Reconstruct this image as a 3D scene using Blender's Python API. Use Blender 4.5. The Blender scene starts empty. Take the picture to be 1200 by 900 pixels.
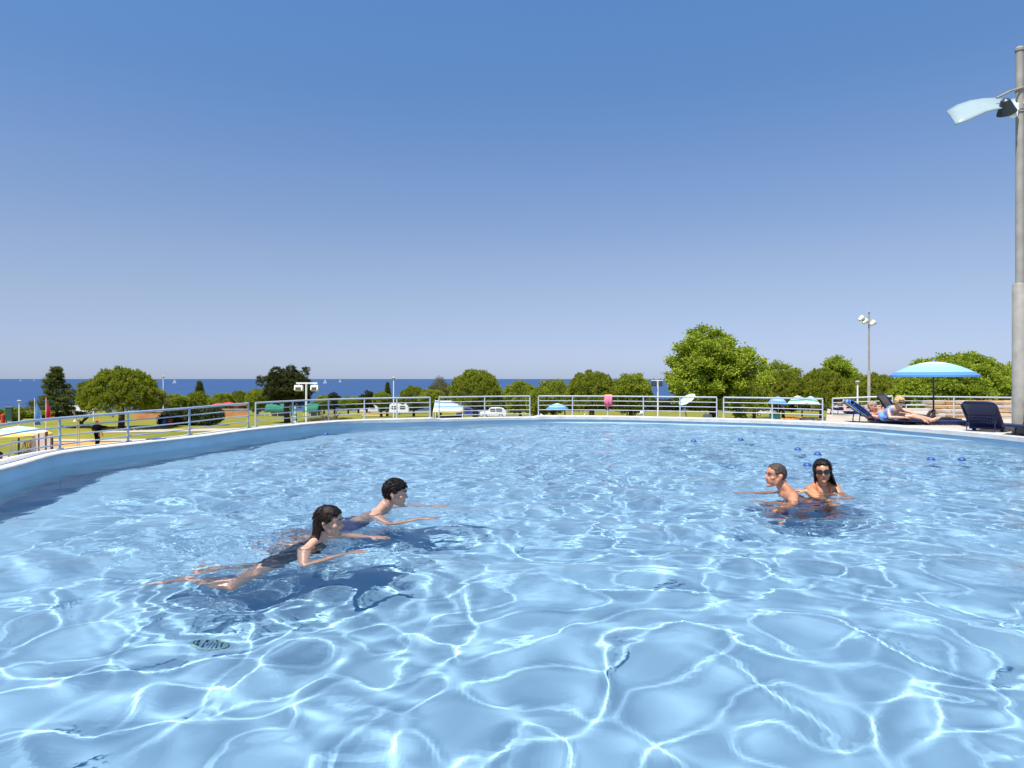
import bpy, bmesh, math, random
import numpy as np
from mathutils import Vector, Matrix, Quaternion

sc = bpy.context.scene
COL = sc.collection
R = math.radians
PI = math.pi
random.seed(5)
EYE = 1.15          # eye height above the water (water level is z = 0)
FPX = 800.0         # focal length in pixels of the 1200 px wide photograph
HOR = 444.0         # row of the horizon


def at(px, py, d):
    """Point at distance d (along y) seen at photo pixel px, py."""
    return Vector(((px - 600) * d / FPX, d, EYE - (py - HOR) * d / FPX))


# ------------------------------------------------------------------ render
sc.render.engine = 'CYCLES'
cy = sc.cycles
cy.use_denoising = True
cy.caustics_reflective = True
cy.caustics_refractive = True
cy.max_bounces = 10
cy.transparent_max_bounces = 8
cy.sample_clamp_indirect = 6
cy.blur_glossy = 0.3
sc.view_settings.view_transform = 'Standard'
sc.view_settings.look = 'None'
sc.view_settings.gamma = 1
sc.view_settings.use_curve_mapping = False
sc.view_settings.exposure = 0.58

# ------------------------------------------------------------------ daylight
EL, AZ = R(63), R(-144)
world = bpy.data.worlds.new('World')
sc.world = world
world.use_nodes = True
wn = world.node_tree
bg = wn.nodes['Background']
sky = wn.nodes.new('ShaderNodeTexSky')
sky.sky_type = 'NISHITA'
sky.sun_disc = False
sky.sun_elevation = EL
sky.sun_rotation = AZ
sky.air_density = 1.0
sky.dust_density = 0.2
sky.ozone_density = 2.0
bg.inputs['Strength'].default_value = 0.085
# clear-air tint of the sky by height above the horizon (direction only)
tc = wn.nodes.new('ShaderNodeTexCoord')
sep = wn.nodes.new('ShaderNodeSeparateXYZ')
ramp = wn.nodes.new('ShaderNodeValToRGB')
mul = wn.nodes.new('ShaderNodeMixRGB')
mul.blend_type = 'MULTIPLY'
mul.inputs[0].default_value = 1
wn.links.new(tc.outputs['Generated'], sep.inputs[0])
wn.links.new(sep.outputs['Z'], ramp.inputs[0])
SKYTINT = [(0.0, (0.47, 0.61, 1.13)), (0.049, (0.612, 0.644, 0.962)), (0.111, (0.789, 0.745, 0.874)), (0.171, (0.897, 0.826, 0.917)),
           (0.286, (0.861, 0.918, 1.061)), (0.39, (0.75, 0.969, 1.185)), (0.481, (0.788, 1.098, 1.352)), (1.0, (0.85, 1.05, 1.2))]
el = ramp.color_ramp.elements
for k, (p, c) in enumerate(SKYTINT):
    e = el[0] if k == 0 else (el[-1] if k == len(SKYTINT) - 1 else el.new(p))
    e.position = p
    e.color = (*c, 1)
wn.links.new(sky.outputs[0], mul.inputs[1])
wn.links.new(ramp.outputs[0], mul.inputs[2])
wn.links.new(mul.outputs[0], bg.inputs['Color'])

sun = bpy.data.lights.new('sun', 'SUN')
sun.energy = 5.0
sun.angle = R(0.5)
sun.color = (1, 0.955, 0.89)
sun.cycles.is_caustics_light = True
sun_ob = bpy.data.objects.new('sun', sun)
COL.objects.link(sun_ob)
sun_dir = Vector((math.cos(EL) * math.sin(AZ), math.cos(EL) * math.cos(AZ), math.sin(EL)))
sun_ob.rotation_euler = sun_dir.to_track_quat('Z', 'Y').to_euler()
sun_ob.location = (-10, -15, 40)

cam = bpy.data.cameras.new('camera')
cam_ob = bpy.data.objects.new('camera', cam)
COL.objects.link(cam_ob)
sc.camera = cam_ob
cam.sensor_width = 36
cam.lens = 36 * FPX / 1200
cam.shift_y = (HOR - 450) / 1200
cam_ob.location = (0, 0, EYE)
cam_ob.rotation_euler = (R(90), 0, 0)
cam.clip_start = 0.05
cam.clip_end = 80000


# ------------------------------------------------------------------ materials
MATS = {}


def mat(name, col, rough=0.6, var=0.0, scale=6.0, metal=0.0, bump=0.0, bscale=None, col2=None, spec=0.5,
        trans=0.0, coords='Object', detail=4.0, stretch=None):
    if name in MATS:
        return MATS[name]
    m = bpy.data.materials.new(name)
    m.use_nodes = True
    n = m.node_tree
    b = n.nodes['Principled BSDF']
    b.inputs['Base Color'].default_value = (*col, 1)
    b.inputs['Roughness'].default_value = rough
    b.inputs['Metallic'].default_value = metal
    b.inputs['Specular IOR Level'].default_value = spec
    t = n.nodes.new('ShaderNodeTexCoord')
    src = t.outputs[coords]
    if stretch:
        mp = n.nodes.new('ShaderNodeMapping')
        mp.inputs['Scale'].default_value = stretch
        n.links.new(src, mp.inputs[0])
        src = mp.outputs[0]
    if var or col2:
        no = n.nodes.new('ShaderNodeTexNoise')
        no.inputs['Scale'].default_value = scale
        no.inputs['Detail'].default_value = detail
        n.links.new(src, no.inputs['Vector'])
        rp = n.nodes.new('ShaderNodeValToRGB')
        c1 = tuple(max(0, x * (1 - var)) for x in col)
        c2 = col2 if col2 else tuple(min(1, x * (1 + var)) for x in col)
        rp.color_ramp.elements[0].position = 0.35
        rp.color_ramp.elements[0].color = (*c1, 1)
        rp.color_ramp.elements[1].position = 0.65
        rp.color_ramp.elements[1].color = (*c2, 1)
        n.links.new(no.outputs[0], rp.inputs[0])
        n.links.new(rp.outputs[0], b.inputs['Base Color'])
    if bump:
        nb = n.nodes.new('ShaderNodeTexNoise')
        nb.inputs['Scale'].default_value = bscale or scale * 4
        nb.inputs['Detail'].default_value = 5
        n.links.new(src, nb.inputs['Vector'])
        bp = n.nodes.new('ShaderNodeBump')
        bp.inputs['Strength'].default_value = bump
        bp.inputs['Distance'].default_value = 0.02
        n.links.new(nb.outputs[0], bp.inputs['Height'])
        n.links.new(bp.outputs[0], b.inputs['Normal'])
    if trans:
        tr = n.nodes.new('ShaderNodeBsdfTranslucent')
        mx = n.nodes.new('ShaderNodeMixShader')
        mx.inputs[0].default_value = trans
        out = n.nodes['Material Output']
        if b.inputs['Base Color'].is_linked:
            n.links.new(b.inputs['Base Color'].links[0].from_socket, tr.inputs[0])
        else:
            tr.inputs[0].default_value = (*col, 1)
        n.links.new(b.outputs[0], mx.inputs[1])
        n.links.new(tr.outputs[0], mx.inputs[2])
        n.links.new(mx.outputs[0], out.inputs['Surface'])
    MATS[name] = m
    return m


# ------------------------------------------------------------------ mesh builder
class MB:
    def __init__(self):
        self.v, self.f, self.mi, self.mats = [], [], [], []
        self.cur = 0

    def use(self, m):
        if m not in self.mats:
            self.mats.append(m)
        self.cur = self.mats.index(m)
        return self

    def add(self, vs, fs):
        o = len(self.v)
        self.v += [tuple(p) for p in vs]
        self.f += [tuple(i + o for i in f) for f in fs]
        self.mi += [self.cur] * len(fs)
        return self

    def box(self, c, s, M=None, taper=1.0):
        x, y, z = s[0] / 2, s[1] / 2, s[2] / 2
        vs = []
        for dz in (-z, z):
            k = taper if dz > 0 else 1
            vs += [Vector((-x * k, -y * k, dz)), Vector((x * k, -y * k, dz)), Vector((x * k, y * k, dz)), Vector((-x * k, y * k, dz))]
        c = Vector(c)
        vs = [c + (M @ p if M else p) for p in vs]
        return self.add(vs, [(3, 2, 1, 0), (4, 5, 6, 7), (0, 1, 5, 4), (1, 2, 6, 5), (2, 3, 7, 6), (3, 0, 4, 7)])

    def tube(self, pts, r, n=8, caps=True):
        pts = [Vector(p) for p in pts]
        rs = r if isinstance(r, (list, tuple)) else [r] * len(pts)
        vs, fs = [], []
        prev = None
        for i, p in enumerate(pts):
            a = pts[max(0, i - 1)]
            b = pts[min(len(pts) - 1, i + 1)]
            t = (b - a).normalized()
            if prev is None:
                u = t.orthogonal().normalized()
            else:
                u = (prev - t * prev.dot(t))
                u = u.normalized() if u.length > 1e-6 else t.orthogonal().normalized()
            prev = u
            w = t.cross(u)
            for k in range(n):
                an = 2 * PI * k / n
                vs.append(p + (u * math.cos(an) + w * math.sin(an)) * rs[i])
        for i in range(len(pts) - 1):
            for k in range(n):
                k2 = (k + 1) % n
                fs.append((i * n + k, i * n + k2, (i + 1) * n + k2, (i + 1) * n + k))
        if caps:
            fs.append(tuple(reversed(range(n))))
            fs.append(tuple((len(pts) - 1) * n + k for k in range(n)))
        return self.add(vs, fs)

    def lathe(self, prof, n=24, M=None, phase=0.0, rad=None):
        vs, fs = [], []
        for i, (r, z) in enumerate(prof):
            for k in range(n):
                a = 2 * PI * k / n + phase
                rr = r * (rad(k, i) if rad else 1)
                p = Vector((rr * math.cos(a), rr * math.sin(a), z))
                vs.append(M @ p if M else p)
        for i in range(len(prof) - 1):
            for k in range(n):
                k2 = (k + 1) % n
                fs.append((i * n + k, i * n + k2, (i + 1) * n + k2, (i + 1) * n + k))
        return self.add(vs, fs)

    def ell(self, c, rad, M=None, nu=12, nv=8):
        vs, fs = [], []
        c = Vector(c)
        for i in range(1, nv):
            th = PI * i / nv
            for k in range(nu):
                a = 2 * PI * k / nu
                p = Vector((rad[0] * math.sin(th) * math.cos(a), rad[1] * math.sin(th) * math.sin(a), rad[2] * math.cos(th)))
                vs.append(c + (M @ p if M else p))
        for s in (1, -1):
            p = Vector((0, 0, rad[2] * s))
            vs.append(c + (M @ p if M else p))
        T, B = len(vs) - 2, len(vs) - 1
        for i in range(nv - 2):
            for k in range(nu):
                k2 = (k + 1) % nu
                fs.append((i * nu + k, (i + 1) * nu + k, (i + 1) * nu + k2, i * nu + k2))
        for k in range(nu):
            k2 = (k + 1) % nu
            fs.append((T, k, k2))
            fs.append((B, (nv - 2) * nu + k2, (nv - 2) * nu + k))
        return self.add(vs, fs)

    def cap(self, a, b, ra, rb, n=12):
        """Closed tapered capsule."""
        a, b = Vector(a), Vector(b)
        t = (b - a)
        L = t.length
        t = t.normalized() if L > 1e-6 else Vector((0, 0, 1))
        pts, rs = [], []
        for k in range(0, 5):
            an = PI / 2 * k / 4
            pts.append(a - t * ra * math.cos(an) if k else a - t * ra * 0.999)
            rs.append(max(1e-4, ra * math.sin(an)))
        for k in range(0, 5):
            an = PI / 2 * k / 4
            pts.append(b + t * rb * math.sin(an))
            rs.append(max(1e-4, rb * math.cos(an)))
        return self.tube(pts, rs, n)

    def mesh(self, name, smooth=True, angle=None):
        me = bpy.data.meshes.new(name)
        me.from_pydata(self.v, [], self.f)
        for m in self.mats:
            me.materials.append(m)
        me.polygons.foreach_set('material_index', self.mi)
        if smooth:
            me.polygons.foreach_set('use_smooth', [True] * len(self.f))
            if angle is not None:
                me.set_sharp_from_angle(angle=angle)
        me.update()
        return me

    def build(self, name, m=None, parent=None, smooth=True, angle=R(35), recv=False):
        if m is not None and not self.mats:
            self.mats = [m]
        me = self.mesh(name, smooth, angle)
        return link(name, me, parent, recv)


def link(name, me, parent=None, recv=False):
    o = bpy.data.objects.new(name, me)
    COL.objects.link(o)
    if parent is not None:
        o.parent = parent
    if recv:
        o.cycles.is_caustics_receiver = True
    return o


def tag(o, label=None, cat=None, group=None, kind=None):
    if label:
        o['label'] = label
    if cat:
        o['category'] = cat
    if group:
        o['group'] = group
    if kind:
        o['kind'] = kind
    return o


def thing(name, label, cat, loc=(0, 0, 0), rz=0.0, group=None, s=1.0):
    o = bpy.data.objects.new(name, None)
    COL.objects.link(o)
    o.empty_display_size = 0.2
    o.location = loc
    o.rotation_euler = (0, 0, rz)
    o.scale = (s, s, s)
    return tag(o, label, cat, group)


def dup(root, loc, rz=0.0, label=None, group=None, s=None):
    r = root.copy()
    COL.objects.link(r)
    r.location = loc
    r.rotation_euler = (0, 0, rz)
    if s is not None:
        r.scale = s if isinstance(s, (tuple, list)) else (s, s, s)
    if label:
        r['label'] = label
    if group:
        r['group'] = group
    for ch in list(root.children):
        c = ch.copy()
        COL.objects.link(c)
        c.parent = r
        for g in ch.children:
            d = g.copy()
            COL.objects.link(d)
            d.parent = c
    return r


def npmesh(name, v, q, m, smooth=True):
    me = bpy.data.meshes.new(name)
    v = np.asarray(v, dtype=np.float32)
    q = np.asarray(q, dtype=np.int32)
    me.vertices.add(len(v))
    me.vertices.foreach_set('co', v.ravel())
    me.loops.add(q.size)
    me.loops.foreach_set('vertex_index', q.ravel())
    me.polygons.add(len(q))
    me.polygons.foreach_set('loop_start', np.arange(len(q), dtype=np.int32) * q.shape[1])
    me.polygons.foreach_set('use_smooth', np.full(len(q), smooth))
    me.update()
    me.validate()
    me.materials.append(m)
    return me


# ------------------------------------------------------------------ pool outline
ZC = 0.18                       # top of the coping
EDGE = [(0, 549), (70, 530), (150, 520), (240, 510), (300, 502), (400, 493), (500, 490), (600, 487.5), (700, 487.5),
        (800, 489.5), (900, 492), (1000, 496), (1050, 499), (1140, 506), (1200, 512)]
ctrl = [(-4.4, -6.0), (-4.7, 0.0), (-5.1, 4.5)]
for px, py in EDGE:
    d = (EYE - ZC) * FPX / (py - HOR)
    ctrl.append(((px - 600) * d / FPX, d))
ctrl += [(8.5, 8.5), (8.0, 4.5), (7.4, 0.0), (6.9, -6.0)]


def catmull(P, n):
    P = [Vector((p[0], p[1])) for p in P]
    out = []
    for i in range(len(P) - 1):
        p0, p1, p2, p3 = P[max(0, i - 1)], P[i], P[i + 1], P[min(len(P) - 1, i + 2)]
        for k in range(n):
            t = k / n
            out.append(0.5 * (2 * p1 + (p2 - p0) * t + (2 * p0 - 5 * p1 + 4 * p2 - p3) * t * t + (3 * p1 - p0 - 3 * p2 + p3) * t ** 3))
    out.append(P[-1])
    return out


ring = catmull(ctrl, 12)
for _ in range(10):             # iron out the wobble of the measured points
    ring = [ring[0]] + [(ring[i - 1] + 2 * ring[i] + ring[i + 1]) / 4 for i in range(1, len(ring) - 1)] + [ring[-1]]
NRM = []
for i in range(len(ring)):
    t = (ring[min(i + 1, len(ring) - 1)] - ring[max(i - 1, 0)]).normalized()
    NRM.append(Vector((-t.y, t.x)))      # outward (outline runs clockwise)


def off(i, w):
    return ring[i] + NRM[i] * w


def ring_at(px, w=0.0):
    """Index (fractional point) on the offset outline seen at photo column px."""
    best = None
    for i in range(30, len(ring) - 12):
        a, b = off(i, w), off(i + 1, w)
        if a.y < 3 or b.y < 3:
            continue
        pa, pb = 600 + FPX * a.x / a.y, 600 + FPX * b.x / b.y
        if (pa - px) * (pb - px) <= 0 and pa != pb:
            t = (px - pa) / (pb - pa)
            p = a.lerp(b, t)
            if best is None or p.y < best[1].y:
                best = (i + t, p)
    return best


def inside(X, Y, w):
    poly = np.array([(off(i, w).x, off(i, w).y) for i in range(len(ring))])
    res = np.zeros(X.shape, bool)
    j = len(poly) - 1
    for i in range(len(poly)):
        xi, yi = poly[i]
        xj, yj = poly[j]
        if yi != yj:
            c = ((yi > Y) != (yj > Y)) & (X < (xj - xi) * (Y - yi) / (yj - yi) + xi)
            res ^= c
        j = i
    return res


# ------------------------------------------------------------------ the pool
POOLZ = -1.3
m_floor = mat('pool_paint', (0.26, 0.432, 0.575), 0.75, var=0.05, scale=1.2, spec=0.1)
m_wall = mat('pool_wall_lightened', (0.46, 0.63, 0.74), 0.7, var=0.06, scale=2.0, spec=0.2)  # the floor's paint, lightened here to offset the shade on the wall
m_cop = mat('coping_white', (0.50, 0.50, 0.48), 0.7, var=0.10, scale=5.0, bump=0.2)
m_conc = mat('concrete', (0.45, 0.42, 0.37), 0.9, var=0.18, scale=3.0, bump=0.3)

f = MB()
inner = [(p.x, p.y, POOLZ) for p in ring]
f.add(inner, [tuple(reversed(range(len(inner))))])
o = f.build('pool_floor', m_floor, smooth=False, recv=True)
tag(o, kind='structure')

NR = len(ring)
i_c0, i_c1 = ring_at(513)[0], ring_at(626)[0]


def notch(i):
    """The overflow lip: the coping drops a little between two railing sections."""
    return 0.03 if i_c0 <= i <= i_c1 else 0.0


w = MB()
vs = []
for i in range(NR):
    z1 = ZC - 0.035 - notch(i)
    for zz in (POOLZ - 0.15, z1):
        vs.append((ring[i].x, ring[i].y, zz))
for i in range(NR):
    z1 = ZC - 0.035 - notch(i)
    p = off(i, 0.38)
    vs.append((p.x, p.y, z1))
    vs.append((p.x, p.y, -3.4))
fs = []
for i in range(NR - 1):
    fs.append((2 * i, 2 * i + 1, 2 * i + 3, 2 * i + 2))
    a = 2 * NR
    fs.append((2 * i + 1, a + 2 * i, a + 2 * i + 2, 2 * i + 3))
    fs.append((a + 2 * i, a + 2 * i + 1, a + 2 * i + 3, a + 2 * i + 2))
w.add(vs, fs)
w.mats = [m_wall]
pool_wall = w.build('pool_wall', recv=True, angle=R(30))
tag(pool_wall, 'light blue painted curved wall round the swimming pool water', 'pool wall')

c = MB()
vs = []
fs = []
ZL = []
for i in range(NR):
    nz = notch(i)
    pxc = 600 + FPX * ring[i].x / ring[i].y if ring[i].y > 2 else (0 if ring[i].x < 0 else 1200)
    lip = 0.035 + 0.055 * min(1, max(0, (pxc - 300) / 160.0))       # the white fascia is deeper on the far side
    lip -= nz * 0.7
    z1 = ZC - nz
    pts = [(ring[i] - NRM[i] * 0.03, z1 - lip), (ring[i] - NRM[i] * 0.03, z1 - 0.012), (ring[i] - NRM[i] * 0.018, z1),
           (off(i, 0.38), z1), (off(i, 0.40), z1 - 0.012), (off(i, 0.40), z1 - 0.12)]
    vs += [(p.x, p.y, z) for p, z in pts]
for i in range(NR - 1):
    for k in range(5):
        fs.append((6 * i + k, 6 * i + k + 1, 6 * (i + 1) + k + 1, 6 * (i + 1) + k))
c.add(vs, fs)
coping = c.build('coping', m_cop, parent=pool_wall)

# ---- water of the pool: real waves, refracting the sun onto the floor
rng = np.random.default_rng(11)


def comps(n, l0, l1, th0, sd, p=1.0, a0=1.0):
    out = []
    for i in range(n):
        lam = math.exp(rng.uniform(math.log(l0), math.log(l1)))
        th = R(rng.normal(th0, sd))
        out.append((2 * PI / lam * math.cos(th), 2 * PI / lam * math.sin(th), a0 * lam ** p * rng.uniform(0.5, 1.4), rng.uniform(0, 6.28)))
    return out


def field(cs, X, Y):
    F = 0 * X
    for kx, ky, a, p in cs:
        F = F + a * np.sin(kx * X + ky * Y + p)
    return F


def unit(cs):
    k = math.sqrt(sum(c[2] ** 2 for c in cs) / 2)
    return [(c[0], c[1], c[2] / k, c[3]) for c in cs]


SWELL = comps(40, 0.30, 1.8, 25, 60, 1.2, 0.0020)       # gentle undulation
CREST1 = unit(comps(26, 0.9, 2.4, 40, 90, 0.8))         # nets of sharper crests that focus the sun into lines
CREST2 = unit(comps(26, 0.8, 2.0, 120, 90, 0.8))
CREST3 = unit(comps(26, 0.35, 0.9, 60, 90, 0.8))
MODU = unit(comps(14, 2.0, 5.0, 0, 90, 0.8))
FINE = comps(60, 0.09, 0.30, 60, 60, 1.15, 0.0022)
DISTURB = [(-2.2, 4.6, 0.0026, 0.115), (-1.75, 4.7, 0.0018, 0.14), (-1.9, 6.0, 0.0026, 0.12), (2.8, 6.5, 0.0022, 0.12), (-1.2, 4.7, 0.0020, 0.24), (-2.0, 4.75, 0.0016, 0.19), (-0.9, 5.9, 0.0020, 0.22), (2.6, 6.7, 0.0020, 0.22), (3.1, 6.8, 0.0016, 0.19)]


def water_h(X, Y):
    Xw = X + 0.16 * np.sin(0.9 * Y + 1) + 0.10 * np.sin(1.7 * X + 0.6 * Y)
    Yw = Y + 0.16 * np.sin(0.8 * X + 2) + 0.10 * np.sin(1.3 * Y - 0.9 * X)
    Z = field(SWELL, Xw, Yw)
    F = field(FINE, Xw, Yw)
    m = field(MODU, X, Y)
    wind = np.clip((Y - 4.0) / 6.0, 0, 1)
    c1 = field(CREST1, Xw, Yw)
    c2 = field(CREST2, Xw, Yw)
    c3 = field(CREST3, Xw, Yw)
    Z = Z + 0.0029 * np.exp(-(c1 / 0.25) ** 2) * (0.75 + 0.25 * m.clip(-1, 1))
    Z = Z + 0.0023 * np.exp(-(c2 / 0.24) ** 2) * (0.70 - 0.30 * m.clip(-1, 1))
    Z = Z + 0.0018 * np.exp(-(c3 / 0.32) ** 2) * (0.65 + 0.35 * wind)
    patch = 0.5 + 0.5 * np.sin(0.7 * X + 1.3 * np.sin(0.5 * Y)) * np.sin(0.6 * Y + 1.1 * np.sin(0.45 * X + 1))
    Z = Z + F * (0.02 + 0.03 * patch * patch + 0.60 * wind)
    # lee of the left wall is calm
    dl = X - np.interp(Y, [-6, 0, 4.5, 7.4, 9, 10.2, 11.8, 13.4, 15.8, 17], [-4.4, -4.7, -5.1, -5.5, -5.95, -5.75, -5.3, -5.0, -3.9, -2.1])
    calm = np.clip((dl - 0.25) / 0.9, 0, 1)
    calm = calm * calm * (3 - 2 * calm)
    Z = Z * (0.14 + 0.86 * calm)
    for x0, y0, a, lam in DISTURB:
        r = np.hypot(X - x0, Y - y0)
        Z = Z + a * np.sin(2 * PI * r / lam) * np.exp(-(r / 0.6) ** 2)
    return Z


def spaced(a, b, f0, f1):
    out = [a]
    while out[-1] < b:
        t = max(0, min(1, (out[-1] - 2) / 10))
        out.append(out[-1] + f0 + (f1 - f0) * t)
    return np.array(out)


gx = np.arange(-6.6, 9.3, 0.025)
gy = spaced(-5.9, 19.0, 0.025, 0.035)
X, Y = np.meshgrid(gx, gy)
Z = water_h(X, Y)
V = np.stack([X, Y, Z], -1).reshape(-1, 3)
idx = np.arange(X.size).reshape(X.shape)
Q = np.stack([idx[:-1, :-1], idx[:-1, 1:], idx[1:, 1:], idx[1:, :-1]], -1).reshape(-1, 4)
IN = inside(X, Y, 0.10).ravel()
Q = Q[IN[Q].all(axis=1)]
used = np.unique(Q)
remap = np.full(len(V), -1)
remap[used] = np.arange(len(used))
V, Q = V[used], remap[Q]
m_water = bpy.data.materials.new('pool_water')
m_water.use_nodes = True
n = m_water.node_tree
n.nodes.clear()
g = n.nodes.new('ShaderNodeBsdfRefraction')
g.inputs['IOR'].default_value = 1.333
g.inputs['Roughness'].default_value = 0
g.inputs['Color'].default_value = (0.97, 0.99, 1, 1)
gl = n.nodes.new('ShaderNodeBsdfGlossy')
gl.inputs['Roughness'].default_value = 0.0
fr = n.nodes.new('ShaderNodeFresnel')
fr.inputs['IOR'].default_value = 1.333
fm = n.nodes.new('ShaderNodeMath')          # the photograph was taken through a polariser: part of the sheen is gone
fm.operation = 'MULTIPLY'
fm.inputs[1].default_value = 0.6
mx = n.nodes.new('ShaderNodeMixShader')
oo = n.nodes.new('ShaderNodeOutputMaterial')
n.links.new(fr.outputs[0], fm.inputs[0])
n.links.new(fm.outputs[0], mx.inputs[0])
n.links.new(g.outputs[0], mx.inputs[1])
n.links.new(gl.outputs[0], mx.inputs[2])
n.links.new(mx.outputs[0], oo.inputs[0])
# finest ripples: wind-combed noise, stronger where the breeze reaches
tcw = n.nodes.new('ShaderNodeTexCoord')
hs = []
for sc_w, st_ in ((5.5, (1.0, 1.25, 1)), (13.0, (1.15, 1.0, 1))):
    mpw = n.nodes.new('ShaderNodeMapping')
    mpw.inputs['Scale'].default_value = st_
    mpw.inputs['Rotation'].default_value = (0, 0, R(20))
    nw = n.nodes.new('ShaderNodeTexNoise')
    nw.inputs['Scale'].default_value = sc_w
    nw.inputs['Detail'].default_value = 1.5
    nw.inputs['Distortion'].default_value = 0.8
    n.links.new(tcw.outputs['Object'], mpw.inputs[0])
    n.links.new(mpw.outputs[0], nw.inputs['Vector'])
    hs.append(nw)
sp = n.nodes.new('ShaderNodeSeparateXYZ')
n.links.new(tcw.outputs['Object'], sp.inputs[0])
mr = n.nodes.new('ShaderNodeMapRange')
mr.inputs['From Min'].default_value = 2.5
mr.inputs['From Max'].default_value = 9.0
mr.inputs['To Min'].default_value = 0.03
mr.inputs['To Max'].default_value = 0.16
n.links.new(sp.outputs['Y'], mr.inputs['Value'])
ad = n.nodes.new('ShaderNodeMath')
ad.operation = 'MULTIPLY_ADD'
ad.inputs[1].default_value = 0.35
n.links.new(hs[1].outputs[0], ad.inputs[0])
n.links.new(hs[0].outputs[0], ad.inputs[2])
bw = n.nodes.new('ShaderNodeBump')
bw.inputs['Distance'].default_value = 0.03
at_ = n.nodes.new('ShaderNodeAttribute')
at_.attribute_name = 'stir'
ma = n.nodes.new('ShaderNodeMath')
ma.operation = 'MULTIPLY_ADD'
ma.inputs[1].default_value = 0.5
n.links.new(at_.outputs['Fac'], ma.inputs[0])
n.links.new(mr.outputs[0], ma.inputs[2])
n.links.new(ma.outputs[0], bw.inputs['Strength'])
n.links.new(ad.outputs[0], bw.inputs['Height'])
for nd in (g, gl, fr):
    n.links.new(bw.outputs[0], nd.inputs['Normal'])
wme = npmesh('water', V, Q, m_water)
stir = np.zeros(len(V))
for x0, y0, rr in ((-1.25, 4.7, 0.45), (-1.75, 4.75, 0.55), (-2.2, 4.75, 0.5), (-0.85, 6.0, 0.5), (-1.4, 6.0, 0.5), (-1.8, 6.1, 0.5), (2.65, 6.7, 0.55), (3.1, 6.8, 0.5)):
    stir = np.maximum(stir, np.exp(-((V[:, 0] - x0) ** 2 + (V[:, 1] - y0) ** 2) / rr ** 2))
att = wme.attributes.new('stir', 'FLOAT', 'POINT')     # how churned up the surface is, round the swimmers
att.data.foreach_set('value', stir.astype(np.float32))
water = link('water', wme)
water.cycles.is_caustics_caster = True
tag(water, kind='structure')

# pool drain
t = thing('pool_drain', 'small greenish drain grate seen through the water on the pool floor', 'drain', (-1.86, 4.2, POOLZ + 0.004))
b = MB()
b.lathe([(0.105, 0), (0.105, 0.012), (0.085, 0.014), (0.085, 0.002)], 24)
b.build('rim', mat('drain_rim', (0.24, 0.40, 0.36), 0.5), t, recv=True)
b = MB()
for k in range(-3, 4):
    hw = math.sqrt(0.084 ** 2 - (k * 0.022) ** 2)
    b.box((k * 0.022, 0, 0.006), (0.008, 2 * hw, 0.008))
b.build('grate', mat('drain_grate', (0.26, 0.44, 0.52), 0.5), t, recv=True)

# ------------------------------------------------------------------ terrain, sea, deck
GZ = [(-200, -1.65), (12, -1.65), (29.5, -2.55), (43, -3.25), (70, -3.3), (330, -14.2), (420, -20), (60000, -20)]


def zg(d, x=0):
    return float(np.interp(d, [a for a, _ in GZ], [b for _, b in GZ])) + 0.06 * math.sin(0.11 * x + 1) * math.sin(0.13 * d) * (1 if d > 20 else 0)


ys = list(np.arange(-60, 12, 6)) + list(np.arange(12, 110, 2.0)) + list(np.arange(110, 430, 10)) + [600, 1500, 6000, 30000]
xs = [-30000, -6000, -1500] + list(np.arange(-400, -80, 20)) + list(np.arange(-80, 80, 4)) + list(np.arange(80, 420, 20)) + [1500, 6000, 30000]
V = [(x, y, zg(y, x)) for y in ys for x in xs]
nx = len(xs)
Q = [(j * nx + i, j * nx + i + 1, (j + 1) * nx + i + 1, (j + 1) * nx + i) for j in range(len(ys) - 1) for i in range(nx - 1)]
m_grass = mat('lawn', (0.25, 0.22, 0.032), 0.95, var=0.0, scale=0.16, col2=(0.14, 0.16, 0.026), bump=0.6, bscale=9, spec=0.1, detail=8)
ground = link('ground', npmesh('ground', V, Q, m_grass))
tag(ground, kind='structure')

m_sea = mat('sea_water', (0.005, 0.037, 0.125), 0.35, col2=(0.010, 0.056, 0.175), scale=0.012, bump=1.0, bscale=0.15, spec=0.16,
            stretch=(1, 2.5, 1), detail=6)
s = MB()
s.add([(-60000, 322, -14), (60000, 322, -14), (60000, 70000, -14), (-60000, 70000, -14)], [(0, 1, 2, 3)])
sea = s.build('sea', m_sea, smooth=False)
tag(sea, kind='structure')


def sheet(name, pts, m, lift, thick=0.0):
    """A path or court laid on the lawn, following its slope."""
    b = MB()
    pts = [Vector((p[0], p[1])) for p in pts]
    cx = sum((p.x for p in pts)) / len(pts)
    # strips in y so that it follows the terrain
    y0, y1 = min(p.y for p in pts), max(p.y for p in pts)
    rows = []
    N = 14
    for k in range(N + 1):
        y = y0 + (y1 - y0) * k / N
        y = min(max(y, y0 + 1e-3), y1 - 1e-3)
        xs_ = []
        for i in range(len(pts)):
            a, c_ = pts[i], pts[(i + 1) % len(pts)]
            if (a.y - y) * (c_.y - y) <= 0 and a.y != c_.y:
                xs_.append(a.x + (c_.x - a.x) * (y - a.y) / (c_.y - a.y))
        rows.append((y, min(xs_), max(xs_)))
    M_ = 10
    vs, fs = [], []
    for y, a, c_ in rows:
        for i in range(M_ + 1):
            x = a + (c_ - a) * i / M_
            vs.append((x, y, zg(y, x) + lift))
    for k in range(N):
        for i in range(M_):
            q = k * (M_ + 1) + i
            fs.append((q, q + 1, q + M_ + 2, q + M_ + 1))
    b.add(vs, fs)
    o = b.build(name, m)
    tag(o, kind='structure')
    return o


m_sand = mat('sand_path', (0.50, 0.27, 0.07), 0.95, var=0.12, scale=0.6, bump=0.3)
m_pale = mat('pale_paving', (0.42, 0.36, 0.28), 0.9, var=0.1, scale=1.0, bump=0.2)


def gx_(px, d):
    return (px - 600) * d / FPX


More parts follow.
